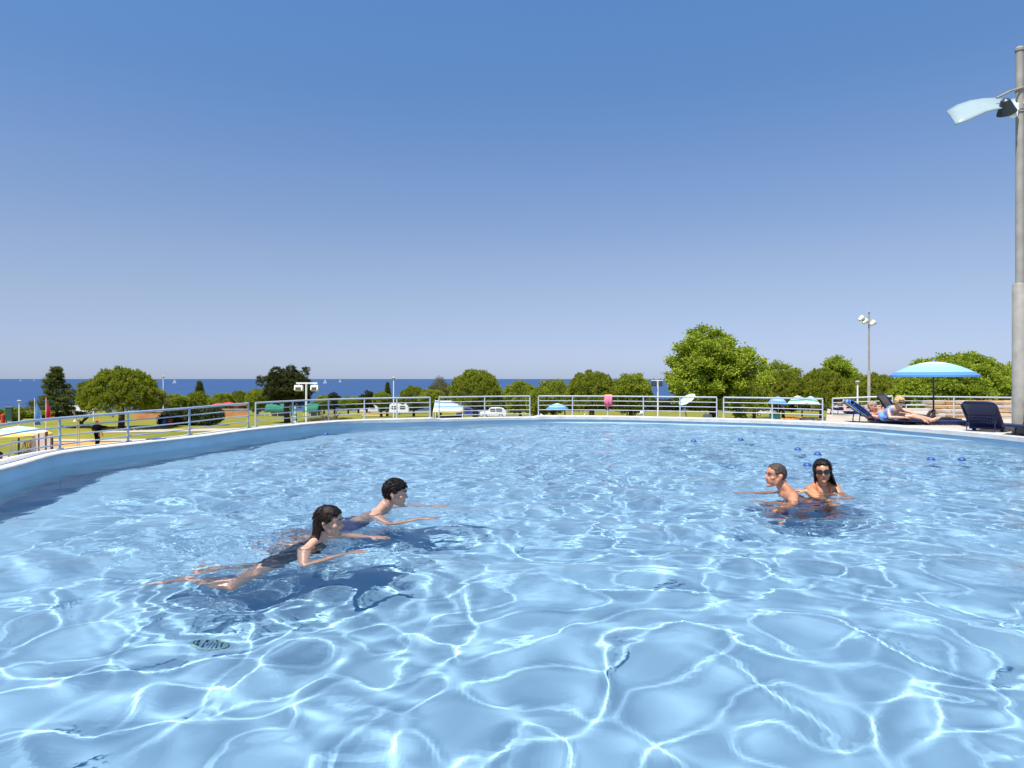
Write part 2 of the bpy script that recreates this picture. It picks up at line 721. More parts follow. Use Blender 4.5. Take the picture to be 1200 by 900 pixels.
sheet('path', [(gx_(60, 39), 39), (gx_(200, 41), 41), (gx_(215, 47.5), 47.5), (gx_(62, 47.5), 47.5)], m_sand, 0.03)
sheet('path', [(gx_(60, 47.6), 47.6), (gx_(260, 47.7), 47.7), (gx_(260, 50), 50), (gx_(60, 49.5), 49.5)], m_pale, 0.06)
sheet('pavement', [(gx_(-60, 26), 26), (gx_(70, 28), 28), (gx_(75, 35), 35), (gx_(-60, 33), 33)], m_pale, 0.03)
sheet('path', [(gx_(120, 56), 56), (gx_(420, 62), 62), (gx_(420, 65), 65), (gx_(120, 59), 59)], m_pale, 0.03)
sheet('path', [(gx_(780, 77), 77), (gx_(985, 77), 77), (gx_(985, 90), 90), (gx_(800, 90), 90)], m_pale, 0.03)
sheet('path', [(gx_(800, 90.5), 90.5), (gx_(985, 90.5), 90.5), (gx_(985, 97), 97), (gx_(820, 97), 97)], m_sand, 0.03)
sheet('path', [(gx_(424, 120), 120), (gx_(452, 120), 120), (gx_(452, 140), 140), (gx_(424, 140), 140)], m_sand, 0.05)

# deck on the right
i0 = int(ring_at(968)[0])
inn = [off(i, 0.405) for i in range(i0, NR)]
outp = [Vector((10.4, 22.5)), Vector((13, 23)), Vector((22, 22)), Vector((24, 14)), Vector((24, 4)), Vector((22, -6))]
b = MB()
poly = [(p.x, p.y, ZC - 0.012) for p in inn] + [(p.x, p.y, ZC - 0.012) for p in reversed(outp)]
nn = len(poly)
b.add(poly + [(x, y, -3.6) for x, y, z in poly], [tuple(range(nn))] + [(i, i + nn, (i + 1) % nn + nn, (i + 1) % nn) for i in range(nn)])
m_deck = mat('deck_paving', (0.44, 0.38, 0.30), 0.85, var=0.10, scale=2.0, bump=0.25)
deck = b.build('deck', m_deck, smooth=False)
tag(deck, kind='structure')


# ------------------------------------------------------------------ railings
m_rail_shade = mat('rail_shade_blue', (0.34, 0.42, 0.53), 0.38, var=0.06, scale=8.0, spec=0.6)  # left rails: blue of shadow and sky reflection put into the colour
m_rail2 = mat('rail_steel', (0.42, 0.45, 0.50), 0.35, var=0.06, scale=8.0, spec=0.6)
RW = 0.30


def ztop(px):
    return float(np.interp(px, [-200, 70, 300, 600, 1050], [0.60, 0.605, 0.665, 0.69, 0.69]))


def railing(label, pxs, m=None, low=False):
    m = m or m_rail_shade
    pts = [ring_at(p, RW) for p in pxs]
    t = thing('railing', label, 'railing', (pts[0][1].x, pts[0][1].y, 0), group='railings round the pool')
    base = Vector(t.location)
    i0, i1 = pts[0][0], pts[-1][0]
    N = 30
    line = []
    for k in range(N + 1):
        fi = i0 + (i1 - i0) * k / N
        i = int(fi)
        p = off(i, RW).lerp(off(min(i + 1, NR - 1), RW), fi - i)
        px = 600 + FPX * p.x / max(p.y, 1)
        line.append(Vector((p.x, p.y, ztop(px))) - base)
    zb = ZC - (0.03 if low else 0)
    b = MB()
    b.tube([q for q in line], 0.019, 10)
    b.build('top_rail', m, t)
    for dz in (0.125, 0.245, 0.365) + ((0.47,) if low else ()):
        b = MB()
        b.tube([q - Vector((0, 0, dz)) for q in line], 0.010, 8)
        b.build('rail', m, t)
    for (fi, p), px in zip(pts, pxs):
        b = MB()
        q = Vector((p.x, p.y, 0)) - base
        b.tube([q + Vector((0, 0, zb - 0.02)), q + Vector((0, 0, ztop(px) - 0.01))], 0.017, 10)
        b.lathe([(0.0, zb + 0.012), (0.05, zb + 0.012), (0.05, zb - 0.01)], 14, Matrix.Translation(q))
        b.build('post', m, t)
    return t


railing('railing section along the left pool edge, bluish shade in its colour, its rails running out of the picture', [-75, 70, 150, 222, 291])
railing('grey blue railing section in front of the dark pine and the twin floodlights', [299.5, 343, 385, 427, 465, 504], m_rail2)
railing('railing section above the lowered overflow edge, in front of the striped awning', [514.5, 568, 621], m_rail2, low=True)
railing('long white railing section at the far pool edge with a towel hung on it', [631, 671, 712, 754, 797, 840], m_rail2)
railing('railing section in front of the three round beach parasols', [848, 905, 964], m_rail2)


def rail_run(label, a, b_, za, zb_, posts, drop=0.56, m=m_rail2, n=5, name='railing'):
    a, b_ = Vector(a), Vector(b_)
    t = thing(name, label, 'railing', (a.x, a.y, 0), group='railings round the pool')
    o0 = Vector((a.x, a.y, 0))
    A = Vector((a.x, a.y, za)) - o0
    B = Vector((b_.x, b_.y, zb_)) - o0
    for k in range(n):
        s = MB()
        dz = Vector((0, 0, drop * k / n))
        s.tube([A - dz, B - dz], 0.019 if k == 0 else 0.010, 8)
        s.build('top_rail' if k == 0 else 'rail', m, t)
    for f_ in posts:
        p = A.lerp(B, f_)
        s = MB()
        s.tube([Vector((p.x, p.y, p.z - 0.01)), Vector((p.x, p.y, p.z - drop - 0.02))], 0.017, 8)
        s.build('post', m, t)
    return t


pF0, pF1, pG = at(975.5, 467, 18.2), at(1046, 464.3, 17.4), at(1188, 466, 16.8)
rail_run('short railing section just behind the two sunbathers, meeting the next one at an angle', pF0, pF1, pF0.z, pF1.z, [0, 1])
rail_run('straight railing section behind the blue and white parasol, ending at the tall mast', pF1 + Vector((0.05, -0.05, 0)), pG, pF1.z, pG.z, [0.02, 0.5, 0.985])
h0, h1 = at(1122, 477, 19.5), at(1215, 468, 18.0)
rail_run('rising railing of the ramp seen through another railing near the tall mast', h0, h1, h0.z, h1.z, [0.0, 0.25, 0.62, 0.97], drop=0.5, n=4)

h0, h1 = at(1062, 474.5, 21.0), at(1225, 471.5, 21.0)
rail_run('farthest railing at the back of the deck, seen through two nearer ones', h0, h1, h0.z, h1.z, [0.0, 0.33, 0.66, 1.0], drop=0.55, n=4)

# small blue depth tile on the coping
i_, p_ = ring_at(183, 0.2)
b = MB()
b.box((0, 0, 0.006), (0.02 + 0.22, 0.16, 0.012))
t_ = b.build('depth_tile', mat('tile_blue', (0.05, 0.12, 0.5), 0.4))
t_.location = (p_.x, p_.y, ZC)
t_.rotation_euler = (0, 0, R(65))
tag(t_, 'small blue tile set on the left coping between two railing posts', 'tile')

# towel on the rail
i_, p_ = ring_at(713, RW)
m_tw = mat('towel_orange', (0.75, 0.30, 0.10), 0.9, col2=(0.8, 0.55, 0.25), scale=3)
m_tw2 = mat('towel_pink', (0.70, 0.16, 0.25), 0.9, var=.1)
b = MB()
zt = ztop(713) + 0.03
NU = 10
vs, fs = [], []
prof = [(-0.045, -0.30), (-0.035, -0.15), (-0.03, -0.02), (0, 0.006), (0.03, -0.02), (0.04, -0.1), (0.04, -0.2)]
for i in range(NU + 1):
    u = (i / NU - 0.5) * 0.2
    for (dy, dz) in prof:
        vs.append((u + 0.012 * math.sin(9 * dz), dy + 0.012 * math.sin(i * 1.3) * (-dz * 4), dz))
L_ = len(prof)
b.use(m_tw).add(vs, [(i * L_ + k, i * L_ + k + 1, (i + 1) * L_ + k + 1, (i + 1) * L_ + k) for i in range(NU) for k in range(2, L_ - 1)])
b.use(m_tw2).add(vs, [(i * L_ + k, i * L_ + k + 1, (i + 1) * L_ + k + 1, (i + 1) * L_ + k) for i in range(NU) for k in range(0, 2)])
tw = b.build('towel', None)
md = tw.modifiers.new('thick', 'SOLIDIFY')
md.thickness = 0.008
tw.location = (p_.x, p_.y, zt)
tag(tw, 'orange and pink towel hung over the top rail at the far pool edge', 'towel')

# buoys floating on the water
m_buoy = mat('buoy_blue', (0.025, 0.075, 0.26), 0.45)
BU = [(382, 508, 'nearest the left wall, floating alone'), (471, 497, 'floating close under the far overflow edge'),
      (813, 516, 'floating in front of the tall leafy tree'), (868, 513.5, 'floating close to the far white coping'),
      (935, 525, 'farthest of the three behind the couple'), (958, 532, 'just behind the head of the woman in sunglasses'),
      (946, 543, 'between the heads of the couple'), (1091, 537, 'left one of the pair near the right edge'),
      (1127, 537, 'right one of the pair near the right edge')]
b = MB()
b.lathe([(0.001, -0.05), (0.035, -0.045), (0.062, -0.02), (0.068, 0.005), (0.055, 0.04), (0.03, 0.058), (0.012, 0.062), (0.001, 0.063)], 18)
b.lathe([(0.070, -0.006), (0.074, 0.0), (0.070, 0.006)], 18)
bme = b.mesh('buoy', True, R(50))
bme.materials.append(m_buoy)
for px, py, lab in BU:
    d = EYE * FPX / (py + 2 - HOR)
    o = link('buoy', bme, recv=True)
    o.scale = (0.8, 0.8, 0.75)
    o.location = (gx_(px, d), d, float(water_h(np.array(gx_(px, d)), np.array(d))))
    o.rotation_euler = (random.uniform(-.3, .3), random.uniform(-.3, .3), 0)
    tag(o, 'small blue buoy ' + lab, 'buoy', 'blue buoys on the water')

# ------------------------------------------------------------------ masts and lamps
m_galv = mat('mast_galvanised', (0.29, 0.27, 0.235), 0.55, var=0.12, scale=5, spec=0.4)
m_white = mat('white_paint', (0.75, 0.75, 0.73), 0.5, var=0.04, scale=4)
m_dark = mat('dark_metal', (0.02, 0.03, 0.03), 0.45)
m_refl = mat('reflector_sheet', (0.28, 0.36, 0.375), 0.35, var=0.03, scale=2)
mx, my = gx_(1194.8, 12.0), 12.0
t = thing('floodlight_mast', 'tall grey mast with a curved white reflector and floodlight at the right edge', 'light mast', (mx, my, ZC - 0.01))
zz = lambda py: EYE - (py - HOR) * 12.0 / FPX - (ZC - 0.01)
b = MB()
b.tube([(0, 0, 0), (0, 0, zz(334)), (0, 0, zz(332))], [0.115, 0.110, 0.09], 24)
b.tube([(0, 0, zz(332)), (0, 0, zz(56))], [0.064, 0.058], 20)
b.lathe([(0.070, zz(60)), (0.072, zz(57)), (0.05, zz(55)), (0.001, zz(54))], 20)
b.tube([(0, 0, 0), (0, 0, 0.02)], [0.2, 0.2], 24)
b.build('pole', m_galv, t)


def sx(px):
    return gx_(px, 12.0) - mx


b = MB()
for sgn in (1, -1):
    b.tube([(0.0, -0.075, zz(104.5)), (sgn * sx(1180), -0.075, zz(109)), (sgn * sx(1165), -0.06, zz(116.5))], 0.018, 8)
for zc_ in (104.5, 106, 128, 131):
    b.lathe([(0.066, zz(zc_) - 0.012), (0.075, zz(zc_) - 0.012), (0.075, zz(zc_) + 0.012), (0.066, zz(zc_) + 0.012)], 18)
b.build('bracket', m_galv, t)
for sgn in (1, -1):
    # curved reflector panel, pitched so that its underside faces the pool
    top = [(1109, 130.5), (1122, 123), (1137, 118), (1152, 115.6), (1166, 115), (1178, 117), (1183, 122)]
    bot = [(1120, 146), (1132, 142), (1144, 136.5), (1156, 131), (1166, 128.5), (1174, 127), (1179, 126)]
    vs, fs = [], []
    NV = 6
    for i, ((ax, ay), (bx_, by_)) in enumerate(zip(top, bot)):
        for k in range(NV + 1):
            u = k / NV
            yq = 12.0 + 0.30 - 0.50 * u
            vs.append((sgn * (gx_(ax + (bx_ - ax) * u, yq) - mx), yq - 12.0, EYE - (ay + (by_ - ay) * u - HOR) * yq / FPX - (ZC - 0.01) + 0.02 * math.sin(PI * u)))
    for i in range(len(top) - 1):
        for k in range(NV):
            q = i * (NV + 1) + k
            fs.append((q, q + 1, q + NV + 2, q + NV + 1))
    b = MB()
    b.add(vs, fs)
    o = b.build('reflector', m_refl, t, angle=R(60))
    md = o.modifiers.new('thick', 'SOLIDIFY')
    md.thickness = 0.02
    md.offset = 0
    b = MB()
    M = Matrix.Rotation(R(-25) * sgn, 3, 'Y')
    cx_ = sgn * sx(1170)
    b.lathe([(0.02, 0.12), (0.07, 0.09), (0.12, -0.05), (0.155, -0.14), (0.15, -0.15), (0.02, -0.10)], 14,
            Matrix.Translation((cx_, -0.18, zz(128))) @ Matrix.Rotation(R(-28) * sgn, 4, 'Y') @ Matrix.Rotation(R(25), 4, 'X'))
    b.tube([(cx_ - 0.08, -0.18, zz(124)), (cx_, -0.1, zz(121)), (sgn * sx(1181), -0.075, zz(121))], 0.012, 8)
    b.build('floodlight', m_dark, t, angle=R(20))
    b = MB()
    b.box((sgn * sx(1183), -0.10, zz(131.5)), (0.10, 0.09, 0.23), Matrix.Rotation(R(6) * sgn, 3, 'Y'))
    b.box((sgn * sx(1187.5), -0.06, zz(129)), (0.10, 0.03, 0.03))
    b.build('ballast_box', m_white, t)

# slim mast behind the sunbathers
d = 32
x0 = gx_(1018.3, d)
t = thing('light_mast', 'slim pale light mast rising behind the sunbathers with a cluster of lamps', 'light mast', (x0, d, zg(d, x0)))
gz = zg(d, x0)
h = lambda py: EYE - (py - HOR) * d / FPX - gz
b = MB()
b.tube([(0, 0, 0), (0, 0, h(436)), (0, 0, h(435))], [0.075, 0.07, 0.05], 14)
b.tube([(0, 0, h(435)), (0, 0, h(366))], [0.042, 0.035], 12)
b.lathe([(0.05, h(367)), (0.06, h(366)), (0.001, h(364.5))], 12)
b.build('pole', m_galv, t)
b = MB()
b.tube([(gx_(1008, d) - x0, 0, h(374.5)), (gx_(1024, d) - x0, 0, h(380))], 0.03, 8)
b.build('bracket', m_galv, t)
for px, py, s in ((1008.5, 373.5, 1), (1013, 377, 1.1), (1022, 379, 1.1)):
    b = MB()
    M = Matrix.Translation((gx_(px, d) - x0, -0.05, h(py))) @ Matrix.Rotation(R(50), 4, 'Y')
    b.lathe([(0.001, -0.13), (0.07, -0.12), (0.11, 0.02), (0.13, 0.11), (0.11, 0.12), (0.001, 0.10)], 12, M)
    b.build('floodlight', m_white, t)


def twin_flood(px, py_top, d, label, boxm, boxes):
    x0 = gx_(px, d)
    gz = zg(d, x0)
    h = lambda py: EYE - (py - HOR) * d / FPX - gz
    t = thing('floodlight_post', label, 'light post', (x0, d, gz))
    b = MB()
    b.tube([(0, 0, 0), (0, 0, h(py_top))], 0.035, 10)
    b.build('pole', m_white, t)
    b = MB()
    xa, xb = gx_(boxes[0][0], d) - x0, gx_(boxes[-1][0], d) - x0
    b.box((0.5 * (xa + xb), 0, h(py_top)), (abs(xb - xa) + 0.2, 0.07, 0.06))
    b.build('crossbar', m_white, t)
    for (bx_, by_, bw, bh) in boxes:
        k = d / FPX
        b = MB()
        X0, Z0 = gx_(bx_, d) - x0, h(by_)
        M = Matrix.Rotation(R(-18), 3, 'X')
        b.box((X0, -0.03, Z0), (bw * k, 0.16, bh * k), M)
        b.box((X0, 0, h(by_ - bh * 0.75)), (0.03, 0.03, bh * k * 0.7))
        o = b.build('floodlight', m_white if boxm else m_dark, t)
        b = MB()
        b.box((X0, -0.118, Z0 - 0.02), (bw * k * 0.7, 0.012, bh * k * 0.62), M)
        b.build('lens', m_dark, o)
    return t


twin_flood(359, 449, 25, 'white T shaped post with two square floodlights in front of the dark pine', True, [(350.5, 454.8, 9.5, 6.0), (369, 454.8, 8.5, 6.0)])
twin_flood(771, 446, 30, 'white post with a pair of dark floodlights left of the tall leafy tree', False, [(766, 449.5, 5.5, 5.5), (774, 449.5, 4, 5.5)])


def lamp(px, py, d, label, r=0.13):
    x0 = gx_(px, d)
    gz = zg(d, x0)
    H = EYE - (py - HOR) * d / FPX - gz
    t = thing('street_lamp', label, 'street lamp', (x0, d, gz), group='white park lamps on the lawn')
    b = MB()
    b.tube([(0, 0, 0), (0, 0, H * 0.5), (0, 0, H - r)], [0.07, 0.06, 0.05], 8)
    b.build('pole', m_white, t)
    b = MB()
    b.lathe([(0.05, H - 1.6 * r), (0.6 * r + 0.05, H - 1.2 * r), (1.5 * r, H - 0.3 * r), (1.6 * r, H), (0.9 * r, H + 0.4 * r), (0.001, H + 0.5 * r)], 12)
    b.build('lamp_head', mat('lamp_head_grey', (0.5, 0.5, 0.5), 0.5), t)


lamp(191.3, 441, 88, 'tall white park lamp just right of the big umbrella pine')
lamp(461.3, 442.5, 72, 'tall white park lamp near the small conifer in the middle')
lamp(22.5, 469.5, 70, 'short park lamp by the dark green board at the far left')
lamp(1005, 447, 45, 'short white park lamp in front of the trees beside the slim mast', r=0.1)
lamp(110, 467, 75, 'thin park lamp between the cedar and the umbrella pine', r=0.09)


# ------------------------------------------------------------------ parasols
def stripes(bands):
    return [mat('canopy_' + nme, c_, 0.85, trans=0.25) for nme, c_ in bands]


BLUE = ('blue', (0.10, 0.28, 0.62))
SKYB = ('sky_blue', (0.30, 0.52, 0.76))
TEAL = ('teal', (0.36, 0.66, 0.68))
WHITE = ('white', (0.78, 0.80, 0.78))
YEL = ('yellow', (0.75, 0.60, 0.18))
GREEN = ('green', (0.10, 0.38, 0.28))
NAVY = ('navy', (0.03, 0.06, 0.25))
RED = ('red', (0.55, 0.05, 0.06))


def parasol(label, loc, r, H, sag, bands, tilt=0.0, az=0.0, ribs=8, pole_m=None, group=None, base=True, pr=0.022, name='parasol'):
    """bands: from the crown outward."""
    t = thing(name, label, 'parasol', loc, group=group)
    ms = stripes(bands)
    pm = pole_m or m_white
    T = Matrix.Translation((0, 0, H)) @ Matrix.Rotation(az, 4, 'Z') @ Matrix.Rotation(tilt, 4, 'Y')
    b = MB()
    b.tube([(0, 0, 0), (0, 0, H - 0.02 - sag * 0.2)], pr, 10)
    b.tube([(0, 0, H - 0.02 - sag * 0.2), T @ Vector((0, 0, 0.05))], pr * 0.8, 8)
    b.build('pole', pm, t)
    n = ribs * 6
    nb = len(bands)
    b = MB()
    for j in range(nb):
        b.use(ms[j])
        prof = []
        for q in range(4):
            u = (j + q / 3) / nb
            prof.append((max(0.001, r * u), -sag * (0.25 * u + 0.75 * u ** 2.2)))
        b.lathe(prof, n, T, rad=lambda k, i: 1 - 0.035 * abs(math.sin(PI * k / 6)) )
    # valance
    b.use(ms[-1])
    b.lathe([(r, -sag), (r * 1.0, -sag - 0.045 * r)], n, T, rad=lambda k, i: 1 - 0.035 * abs(math.sin(PI * k / 6)))
    b.lathe([(0.03 * r, 0.0), (0.02 * r, 0.05 * r), (0.001, 0.055 * r)], 10, T)
    o = b.build('canopy', None, t, angle=R(70))
    b = MB()
    for k in range(ribs):
        a = 2 * PI * k / ribs
        pts = []
        for u in (0.02, 0.35, 0.7, 0.99):
            pts.append(T @ Vector((r * u * math.cos(a), r * u * math.sin(a), -sag * (0.25 * u + 0.75 * u ** 2.2) - 0.012)))
        b.tube(pts, 0.006, 5)
        mid = Vector((r * 0.5 * math.cos(a), r * 0.5 * math.sin(a), -sag * (0.125 + 0.75 * 0.5 ** 2.2) - 0.015))
        b.tube([T @ Vector((0, 0, -sag * 0.95)), T @ mid], 0.005, 5)
    b.build('ribs', m_dark, t)
    if base:
        b = MB()
        b.lathe([(0.001, 0), (0.24, 0), (0.24, 0.05), (0.2, 0.08), (0.04, 0.10), (0.04, 0.28), (0.001, 0.28)], 18)
        b.build('base', mat('base_dark', (0.05, 0.05, 0.06), 0.6), t)
    return t


dU = 15.3
parasol('blue, white and turquoise striped parasol open above the right deck', (gx_(1094, dU), dU, ZC), 0.90, 1.36, 0.31,
        [SKYB, WHITE, WHITE, TEAL, TEAL, SKYB, SKYB, BLUE], pole_m=m_dark, pr=0.018)
d = 29.5
parasol('large turquoise and white striped parasol beside the terrace at the left edge', (gx_(22, d), d, zg(d, gx_(22, d))), 1.25, 1.62, 0.36,
        [WHITE, TEAL, WHITE, TEAL, WHITE, YEL], pole_m=m_dark, pr=0.035)
d = 80
G3 = 'round beach parasols behind the railing'
parasol('plain blue beach parasol, left of the trio behind the railing', (gx_(912, d), d, zg(d)), 1.15, 2.85, 0.85, [SKYB, BLUE, SKYB, SKYB, BLUE], group=G3, az=.3, tilt=.1)
parasol('white and green striped parasol in the middle of the trio behind the railing', (gx_(934.5, d), d, zg(d)), 1.2, 2.95, 0.85, [SKYB, WHITE, GREEN, WHITE, GREEN, WHITE], group=G3, tilt=-.08)
parasol('white and green striped parasol, right one of the trio behind the railing', (gx_(954, d), d + 0.8, zg(d)), 1.15, 2.85, 0.85, [SKYB, WHITE, GREEN, WHITE, GREEN, WHITE], group=G3, tilt=.12)
d = 75
parasol('light blue parasol over white loungers behind the far railing', (gx_(653, d), d, zg(d)), 1.25, 2.0, 0.62, [WHITE, SKYB, SKYB, SKYB, BLUE], group=None)
d = 62
parasol('tilted white and turquoise striped parasol behind the far railing', (gx_(803, d), d, zg(d)), 0.85, 2.75, 0.3, [WHITE, TEAL, WHITE, TEAL, WHITE], tilt=R(-38), az=R(20), group=None)
d = 112
for k, (px, py) in enumerate(((257, 473.6), (267.5, 472.5), (279, 473.6))):
    parasol('small red parasol by the terracotta wall, %s of three' % ('leftmost', 'middle', 'rightmost')[k], (gx_(px, d), d, zg(d)), 1.35,
            EYE - (py - 1.5 - HOR) * d / FPX - zg(d), 0.42, [RED, RED, RED], group='red parasols far off')
d = 56
tt = thing('closed_parasol', 'closed white and green striped parasol standing near the twin floodlight post', 'parasol', (gx_(346, d), d, zg(d)))
b = MB()
b.tube([(0, 0, 0), (0, 0, 2.2)], 0.025, 8)
b.build('pole', m_white, tt)
b = MB()
ms = stripes([WHITE, GREEN])
for j in range(7):
    z0_, z1_ = 0.75 + j * 0.2, 0.75 + (j + 1) * 0.2
    rr = lambda z: 0.05 + 0.12 * (2.2 - z) / 1.45
    b.use(ms[j % 2])
    b.lathe([(rr(z0_), z0_), (rr(z1_), z1_)], 18, rad=lambda k, i: 1 + 0.2 * math.cos(6 * 2 * PI * k / 18))
b.build('canopy', None, tt)

# striped rectangular sun awning with dark bench below
d = 60
x0 = gx_(526, d)
t = thing('swing_awning', 'garden swing seat under a turquoise, white and yellow striped canopy behind the overflow edge', 'garden swing', (x0, d, zg(d, x0)))
k_ = d / FPX
gz = zg(d, x0)
h = lambda py: EYE - (py - HOR) * d / FPX - gz
W2 = 17 * k_
b = MB()
bands = [WHITE, NAVY, TEAL, WHITE, SKYB, TEAL, WHITE, YEL]
ms = stripes(bands)
N_ = len(bands)
for j in range(N_):
    b.use(ms[j])
    vs, fs = [], []
    for e in range(2):
        u = (j + e) / N_
        y_ = 0.9 - 1.8 * u
        z_ = h(470) + (h(482.5) - h(470)) * u ** 1.3
        for i in range(9):
            s_ = i / 8 - 0.5
            vs.append((2 * W2 * s_, y_, z_ - 0.08 * (1 - (2 * s_) ** 2) * 0.5))
    for i in range(8):
        fs.append((i, i + 1, i + 10, i + 9))
    b.add(vs, fs)
o = b.build('canopy', None, t)
md = o.modifiers.new('thick', 'SOLIDIFY')
md.thickness = 0.03
b = MB()
for s_ in (-1, 1):
    b.tube([(s_ * W2, 0.9, 0), (s_ * W2, 0.85, h(469))], 0.04, 8)
    b.tube([(s_ * W2, -0.9, 0), (s_ * W2, -0.85, h(482))], 0.04, 8)
    b.tube([(s_ * W2, 0.85, h(470)), (s_ * W2, -0.88, h(482.3))], 0.03, 8)
b.tube([(-W2, 0.87, h(470.5)), (W2, 0.87, h(470.5))], 0.035, 8)
b.build('frame', m_white, t)
b = MB()
b.box((0, 0.1, 0.5), (W2 * 1.7, 0.7, 0.14))
b.box((0, 0.45, 0.85), (W2 * 1.7, 0.12, 0.62), Matrix.Rotation(R(-15), 3, 'X'))
for s_ in (-1, 1):
    b.tube([(s_ * W2 * .85, 0.1, 0.5), (s_ * W2 * .85, 0.0, h(476))], 0.02, 6)
    b.tube([(s_ * W2 * .8, 0.1, 0.0), (s_ * W2 * .8, 0.1, 0.5)], 0.03, 6)
b.build('bench', mat('dark_green_cushion', (0.02, 0.05, 0.04), 0.8), t)


# ------------------------------------------------------------------ loungers
m_navy = mat('navy_plastic', (0.008, 0.012, 0.06), 0.4, var=0.1, scale=3, spec=0.5)
m_wplas = mat('white_plastic', (0.72, 0.72, 0.70), 0.45, var=0.03)


def lounger(label, loc, rz, m, ang=50, towel=None, seat_h=0.24, holes=True, group=None, L=1.30, Wd=0.64, back=0.66, sc_=1.0, name='sun_lounger'):
    """Head end at -x, foot end at +x, hinge at x = 0."""
    t = thing(name, label, 'sun lounger', loc, rz, group, sc_)
    b = MB()
    for s_ in (-1, 1):
        b.box((L / 2, s_ * (Wd / 2 - 0.025), seat_h - 0.02), (L, 0.05, 0.06))
    b.box((L - 0.025, 0, seat_h - 0.02), (0.05, Wd, 0.055))
    b.box((0.025, 0, seat_h - 0.022), (0.05, Wd, 0.05))
    b.build('frame', m, t, smooth=False)
    b = MB()
    n_ = 14
    for k in range(n_):
        x = 0.06 + (L - 0.12) * (k + 0.5) / n_
        b.box((x, 0, seat_h + 0.004), ((L - 0.12) / n_ * 0.78, Wd - 0.06, 0.02))
    b.build('seat', m, t, smooth=False)
    # backrest: a rounded panel with rows of holes
    a = R(ang)
    ux, uz = Vector((-math.cos(a), 0, math.sin(a))), Vector((math.sin(a), 0, math.cos(a)))
    b = MB()
    nu, nv = 26, 24
    vs, fs = [], []

    def half(u):
        return (Wd / 2) * (1 if u < 0.8 else math.sqrt(max(0.0, 1 - ((u - 0.8) / 0.28) ** 2)))
    for i in range(nu + 1):
        u = i / nu
        for k in range(nv + 1):
            v_ = (k / nv - 0.5) * 2 * half(u)
            bow = 0.03 * math.sin(PI * u)
            vs.append(Vector((0.0, v_, seat_h)) + ux * back * u + uz * bow)
    for i in range(nu):
        for k in range(nv):
            if holes and 3 < i < 13 and i % 3 == 1 and 2 < k < nv - 3 and k % 2 == 0:
                continue
            q = i * (nv + 1) + k
            fs.append((q, q + 1, q + nv + 2, q + nv + 1))
    b.add(vs, fs)
    o = b.build('backrest', m, t)
    md = o.modifiers.new('thick', 'SOLIDIFY')
    md.thickness = 0.028
    md.offset = 0
    b = MB()
    e_ = [Vector((0, s_ * Wd / 2, seat_h)) + ux * back * .85 for s_ in (-1, 1)]
    b.tube([Vector((0.02, -Wd / 2, seat_h)), e_[0], e_[0].lerp(e_[1], 0.1) + ux * 0.06, e_[0].lerp(e_[1], 0.9) + ux * 0.06, e_[1], Vector((0.02, Wd / 2, seat_h))], 0.016, 6)
    q_ = [Vector((0, s_ * Wd * .4, seat_h)) + ux * back * 0.55 - uz * 0.02 for s_ in (-1, 1)]
    r_ = [Vector((p.x * 0.9 - 0.06, p.y, 0.015)) for p in q_]
    b.tube([q_[0], r_[0], r_[1], q_[1]], 0.012, 6)
    b.build('backrest_frame', m, t)
    for x in (0.10, L - 0.1):
        for s_ in (-1, 1):
            b = MB()
            b.box((x, s_ * (Wd / 2 - 0.05), seat_h / 2 - 0.024), (0.06, 0.05, seat_h - 0.05), taper=1.15)
            b.build('leg', m, t)
    if towel:
        b = MB()
        tms = [mat('towel_' + k, c_, 0.95, bump=.3, scale=20) for k, c_ in towel]
        nu, nv = 26, 12
        for k in range(nv):
            b.use(tms[(k * 2 // 3) % len(tms)])
            vs, fs = [], []
            for i in range(nu + 1):
                u = i / nu
                for e in (0, 1):
                    v_ = ((k + e) / nv - 0.5) * (Wd * 0.98) * (1 + 0.05 * math.sin(7 * u))
                    if u < 0.30:        # the end thrown over the back of the rest
                        q = Vector((0, v_, seat_h)) + ux * back * (0.25 + 0.80 * u / 0.30) - uz * (0.03 + 0.012 * math.sin(11 * v_))
                    elif u < 0.62:
                        q = Vector((0, v_, seat_h)) + ux * back * 1.05 * (1 - (u - 0.30) / 0.32) + uz * (0.03 + 0.03 * math.sin(PI * (u - 0.30) / 0.32))
                    else:
                        q = Vector(((u - 0.62) * 1.4, v_, seat_h + 0.03))
                    q += Vector((0, 0, 0.008 * math.sin(9 * u + 3 * v_)))
                    vs.append(q)
            for i in range(nu):
                fs.append((2 * i, 2 * i + 1, 2 * i + 3, 2 * i + 2))
            b.add(vs, fs)
        o = b.build('towel', None, None)
        md = o.modifiers.new('thick', 'SOLIDIFY')
        md.thickness = 0.012
        o.location, o.rotation_euler, o.scale = t.location, t.rotation_euler, t.scale
        tag(o, towel_label(label), 'towel')
    return t


TW = {}


def towel_label(lab):
    return TW.get(lab, 'towel spread over the ' + lab.split(' under')[0].split(' with')[0])


